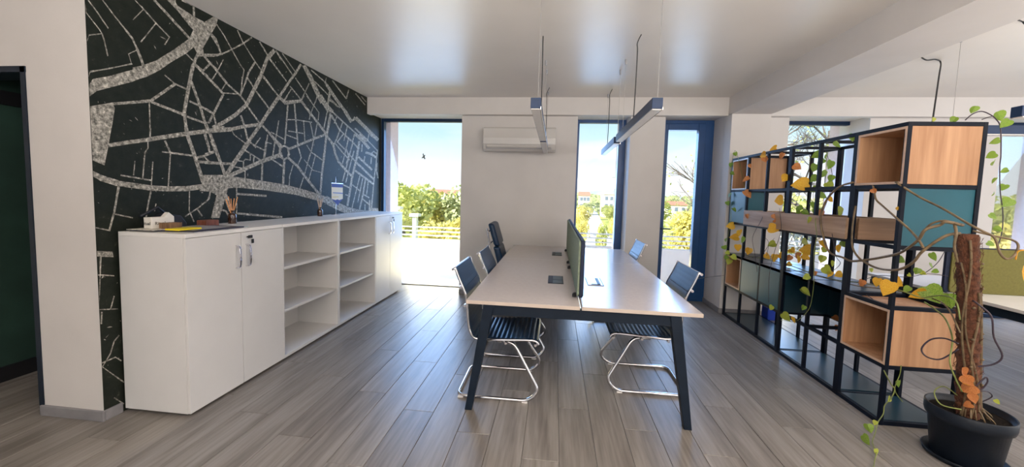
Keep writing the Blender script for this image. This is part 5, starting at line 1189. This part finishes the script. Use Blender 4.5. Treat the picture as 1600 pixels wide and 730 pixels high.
W2T = [(5.016,75.000,-0.004),(3.308,45.000,-1.341),(5.503,45.000,-1.410),(12.858,90.000,-0.381),(9.420,60.000,-1.506),(10.973,130.000,0.057),(8.394,26.000,1.166)]
TR = [(-11.6, 28, 2.6, 1.9, 'b', 'lime tree at the left edge of the tall left window'),
 (-9.2, 30, 2.4, 1.5, 'a', 'golden tree left of centre in the tall left window'),
 (-7.6, 31, 2.2, 1.0, 'b', 'low lime tree in the centre of the left window'),
 (-9.0, 21, 2.0, -1.0, 'b', 'low lime shrub tree close behind the left balcony rail'),
 (-6.2, 30, 3.0, 2.35, 'c', 'tall olive tree at the right side of the left window'),
 (-5.6, 23, 2.1, .4, 'a', 'bright golden tree at the lower right of the left window'),
 (-7.4, 24, 2.0, -.4, 'a', 'golden shrub tree low in the middle of the left window'),
 (-12.4, 40, 3.0, 1.6, 'a', 'golden tree farther back at the left window edge'),
 (-16.5, 48, 3.5, 2.0, 'c', 'olive tree far behind the left window trees'),
 (*W2T[0][:2], 2.0, W2T[0][2], 'a', 'golden tree left of the street in the middle window'),
 (*W2T[1][:2], .85, W2T[1][2], 'a', 'low golden tree at the lower left of the middle window'),
 (*W2T[2][:2], .85, W2T[2][2], 'b', 'small lime tree right of the street in the middle window'),
 (*W2T[3][:2], 2.2, W2T[3][2], 'b', 'lime tree in front of the pale block in the middle window'),
 (*W2T[4][:2], 1.2, W2T[4][2], 'a', 'golden tree at the lower right of the middle window'),
 (*W2T[5][:2], 2.0, W2T[5][2], 'c', 'olive tree at the far left end of the street'),
 (*W2T[6][:2], 2.0, W2T[6][2], 'a', 'round golden tree in the balcony door view'),
 (12.3, 36, 2.8, 1.1, 'c', 'olive tree low behind the balcony door glass'),
 (10.6, 44, 3.0, 1.6, 'b', 'lime tree far back in the balcony door'),
 (16.5, 27, 3.0, 1.6, 'b', 'lime tree at the left of the window behind the shelving'),
 (19.5, 30, 3.2, 2.6, 'a', 'golden tree centred in the window behind the shelving'),
 (23.5, 33, 3.4, 2.0, 'b', 'lime tree at the right of the window behind the shelving'),
 (17.0, 22, 2.2, -.6, 'a', 'low golden tree beneath the window behind the shelving'),
 (33.0, 33, 3.4, 2.2, 'b', 'lime tree in the window at the right picture edge'),
 (30.5, 29, 3.0, .5, 'a', 'golden tree in the window at the right picture edge')]
for i, (x_, y_, rad, top, c_, lab) in enumerate(TR): tree(x_, y_, rad, top, c_, lab, i)
# distant tree belt
tb = MB(); br_ = random.Random(4)
for i in range(5200):
    dd = br_.uniform(176, 235); xx = br_.uniform(-150, 240); z_ = GZ + br_.random()**.7 * (8.2 + 1.2*math.sin(xx*.13))
    if .115 < xx/dd < .145: continue
    s_ = br_.uniform(.6, 1.6); tb.add([(xx-s_, dd, z_), (xx, dd-.5, z_-s_*.7), (xx+s_, dd, z_), (xx, dd+.4, z_+s_*.7)], [(0, 1, 2, 3)])
tag(obj('tree_belt', tb, 'tree3', kind='stuff', fix=False), 'distant belt of olive trees along the horizon', 'trees')

# leafless trees close to the building
def bare_tree(name, label, base, trunk_top, seed, levels=4, spread=.7, leafc=None, nleaf=0, lean=(0, 0)):
    t = thing(name, label, 'tree', base); r_ = random.Random(seed); mb = MB(); tips = []
    def grow(p_, d_, l_, rad, lv):
        q = p_ + d_ * l_ * .5 + Vector((r_.gauss(0, .03), r_.gauss(0, .03), 0)) * l_; e_ = p_ + d_ * l_
        mb.tube([p_, q, e_], [rad, rad*.8, rad*.6], 5, cap=False)
        if lv == 0: tips.append(e_); return
        for _ in range(3 if lv > 1 else 4):
            nd_ = (d_ + Vector((r_.gauss(0, spread), r_.gauss(0, spread), r_.gauss(.12, spread*.6)))).normalized()
            grow(p_ + d_ * l_ * r_.uniform(.45, 1.0), nd_, l_ * r_.uniform(.5, .75), rad * .5, lv - 1)
        grow(e_, (d_ + Vector((r_.gauss(0, .2), r_.gauss(0, .2), .1))).normalized(), l_ * .7, rad*.6, lv - 1)
    b0 = Vector(base); tt = Vector(trunk_top); mb.tube([b0, b0.lerp(tt, .5) + Vector((.1, 0, 0)), tt], [.16, .13, .09], 7)
    for k in range(6):
        a_ = k * 1.05; grow(b0.lerp(tt, .55 + .09*k), Vector((math.cos(a_)*.9 + lean[0], math.sin(a_)*.9 + lean[1], .55)).normalized(), 1.5 - .1*k, .05, levels - 1)
    obj('branches', mb, 'bark', t, fix=False)
    if leafc:
        lm_ = MB()
        for _ in range(nleaf):
            p_ = tips[r_.randrange(len(tips))] + Vector((r_.gauss(0, .15), r_.gauss(0, .15), r_.gauss(0, .15))); u_ = Vector((r_.gauss(0, 1), r_.gauss(0, 1), r_.gauss(0, 1))).normalized(); w_ = u_.orthogonal(); s_ = r_.uniform(.03, .06)
            lm_.add([p_-u_*s_, p_+w_*s_*.6, p_+u_*s_, p_-w_*s_*.6], [(0, 1, 2, 3)])
        obj('foliage', lm_, leafc, t, kind='stuff', fix=False)
    return t
bare_tree('bare_tree', 'nearly leafless dark-branched tree outside the balcony door', (5.9, 12.2, GZ), (5.75, 12.2, 2.6), 21, 4, .65, 'tree2', 260, (-.25, 0))
bare_tree('bare_tree', 'bare twiggy tree filling the upper window behind the shelving', (7.9, 12.2, GZ), (7.9, 12.2, 3.6), 33, 5, .75, 'tree2', 500, (-.2, 0))

# buildings and mast on the skyline
def house(label, x0, x1, y0, d_, z1, roofh, cols, rows, wallm='house', flat=False):
    t = thing('building', label, 'building', ((x0+x1)/2, y0, GZ))
    w_ = obj('walls', MB().box(x0, x1, y0, y0+d_, GZ, z1), wallm, t)
    if flat: obj('roof', MB().box(x0-.3, x1+.3, y0-.3, y0+d_+.3, z1, z1+.35), 'house', t)
    else: obj('roof', MB().prism([(y0-.4, z1), (y0+d_+.4, z1), (y0+d_/2, z1+roofh)], 'x', x0-.4, x1+.4), 'roof', t)
    for i in range(cols):
        for j in range(rows):
            cx_ = x0 + (x1-x0)*(i+.5)/cols; cz_ = z1 - 1.5 - 2.8*j
            obj('window', MB().box(cx_-.55, cx_+.55, y0-.06, y0+.05, cz_-.7, cz_+.7), 'winglass', t)
house('long low building with red roof on the left window skyline', -40.5, -27.5, 118, 12, 1.3, 1.4, 5, 2)
house('pale flat-roofed apartment block right of the street', (18.655, 150.000, 1.247)[0], (26.073, 150.000, 1.463)[0], 150, 12, (20.032, 150.000, 2.757)[2], 0, 4, 2, flat=True)
house('smaller pale house left of the street end', (10.121, 165.000, 0.922)[0], (14.139, 165.000, 1.039)[0], 160, 10, 2.2, 1.6, 3, 2)
house('white roadside house in the balcony door view', 36.5, 46, 140, 10, -.4, 1.3, 4, 2)
ms = thing('floodlight_mast', 'tall floodlight mast on the skyline beside the pale block', 'mast', (16.671, 110.000, 1.394))
mp_ = (16.474, 110.000, 5.683)
obj('pole', MB().tube([(mp_[0], 110, GZ), (mp_[0], 110, mp_[2])], .14, 6), 'bark', ms)
obj('lamp_head', MB().box(mp_[0]-1.0, mp_[0]+1.0, 109.8, 110.2, mp_[2]-.4, mp_[2]+.5).box(mp_[0]-.9, mp_[0]+.9, 109.8, 110.2, mp_[2]+.8, mp_[2]+1.7), 'greyplastic', ms)
for px_, lab in ((-8.35, 'short white concrete post left of the left window centre'), (-7.35, 'white concrete post nearer the left window centre')):
    z_ = .55 if px_ < -8 else .2
    t = thing('concrete_post', lab, 'post', (px_, 19.5, GZ)); obj('shaft', MB().box(px_-.10, px_+.10, 19.4, 19.7, GZ, z_), 'parapet', t); obj('cap', MB().box(px_-.24, px_+.24, 19.3, 19.8, z_, z_+.14), 'parapet', t)
# shop sign
sg = (9.274, 16.000, -0.042)
sn = thing('shop_sign', 'grey roadside sign with white letters seen behind the shelving', 'sign', (sg[0]+.3, 16, GZ))
obj('board', MB().box(sg[0]-1.6, sg[0]+1.6, 16, 16.15, sg[2]-.30, sg[2]+.42), 'signgrey', sn)
for xx in (-1.3, 1.3): obj('post', MB().box(sg[0]+xx-.06, sg[0]+xx+.06, 16.02, 16.12, GZ, sg[2]-.3), 'rail', sn)
text('RAIN', .62, (sg[0]+.10, 15.985, sg[2]-.02), (R(90), 0, 0), 'white', sn, ex=.01)
# bird
bp = Vector((-10.629, 30.000, 4.348))
bd = thing('bird', 'small dark bird flying in the sky of the left window', 'bird', bp)
obj('body', MB().tube([bp+Vector((-.16, 0, -.14)), bp+Vector((-.08, 0, -.05)), bp+Vector((.03, 0, .05)), bp+Vector((.12, 0, .14))], [.01, .055, .06, .015], 8), 'black', bd, smooth=True)
obj('wing', MB().prism([(bp.x-.05, bp.z-.02), (bp.x+.04, bp.z+.05), (bp.x-.02, bp.z+.28), (bp.x-.09, bp.z+.22)], 'y', bp.y-.01, bp.y+.01), 'black', bd)
obj('wing', MB().prism([(bp.x-.05, bp.z-.02), (bp.x+.04, bp.z+.05), (bp.x+.16, bp.z-.16), (bp.x+.06, bp.z-.2)], 'y', bp.y-.01, bp.y+.01), 'black', bd)
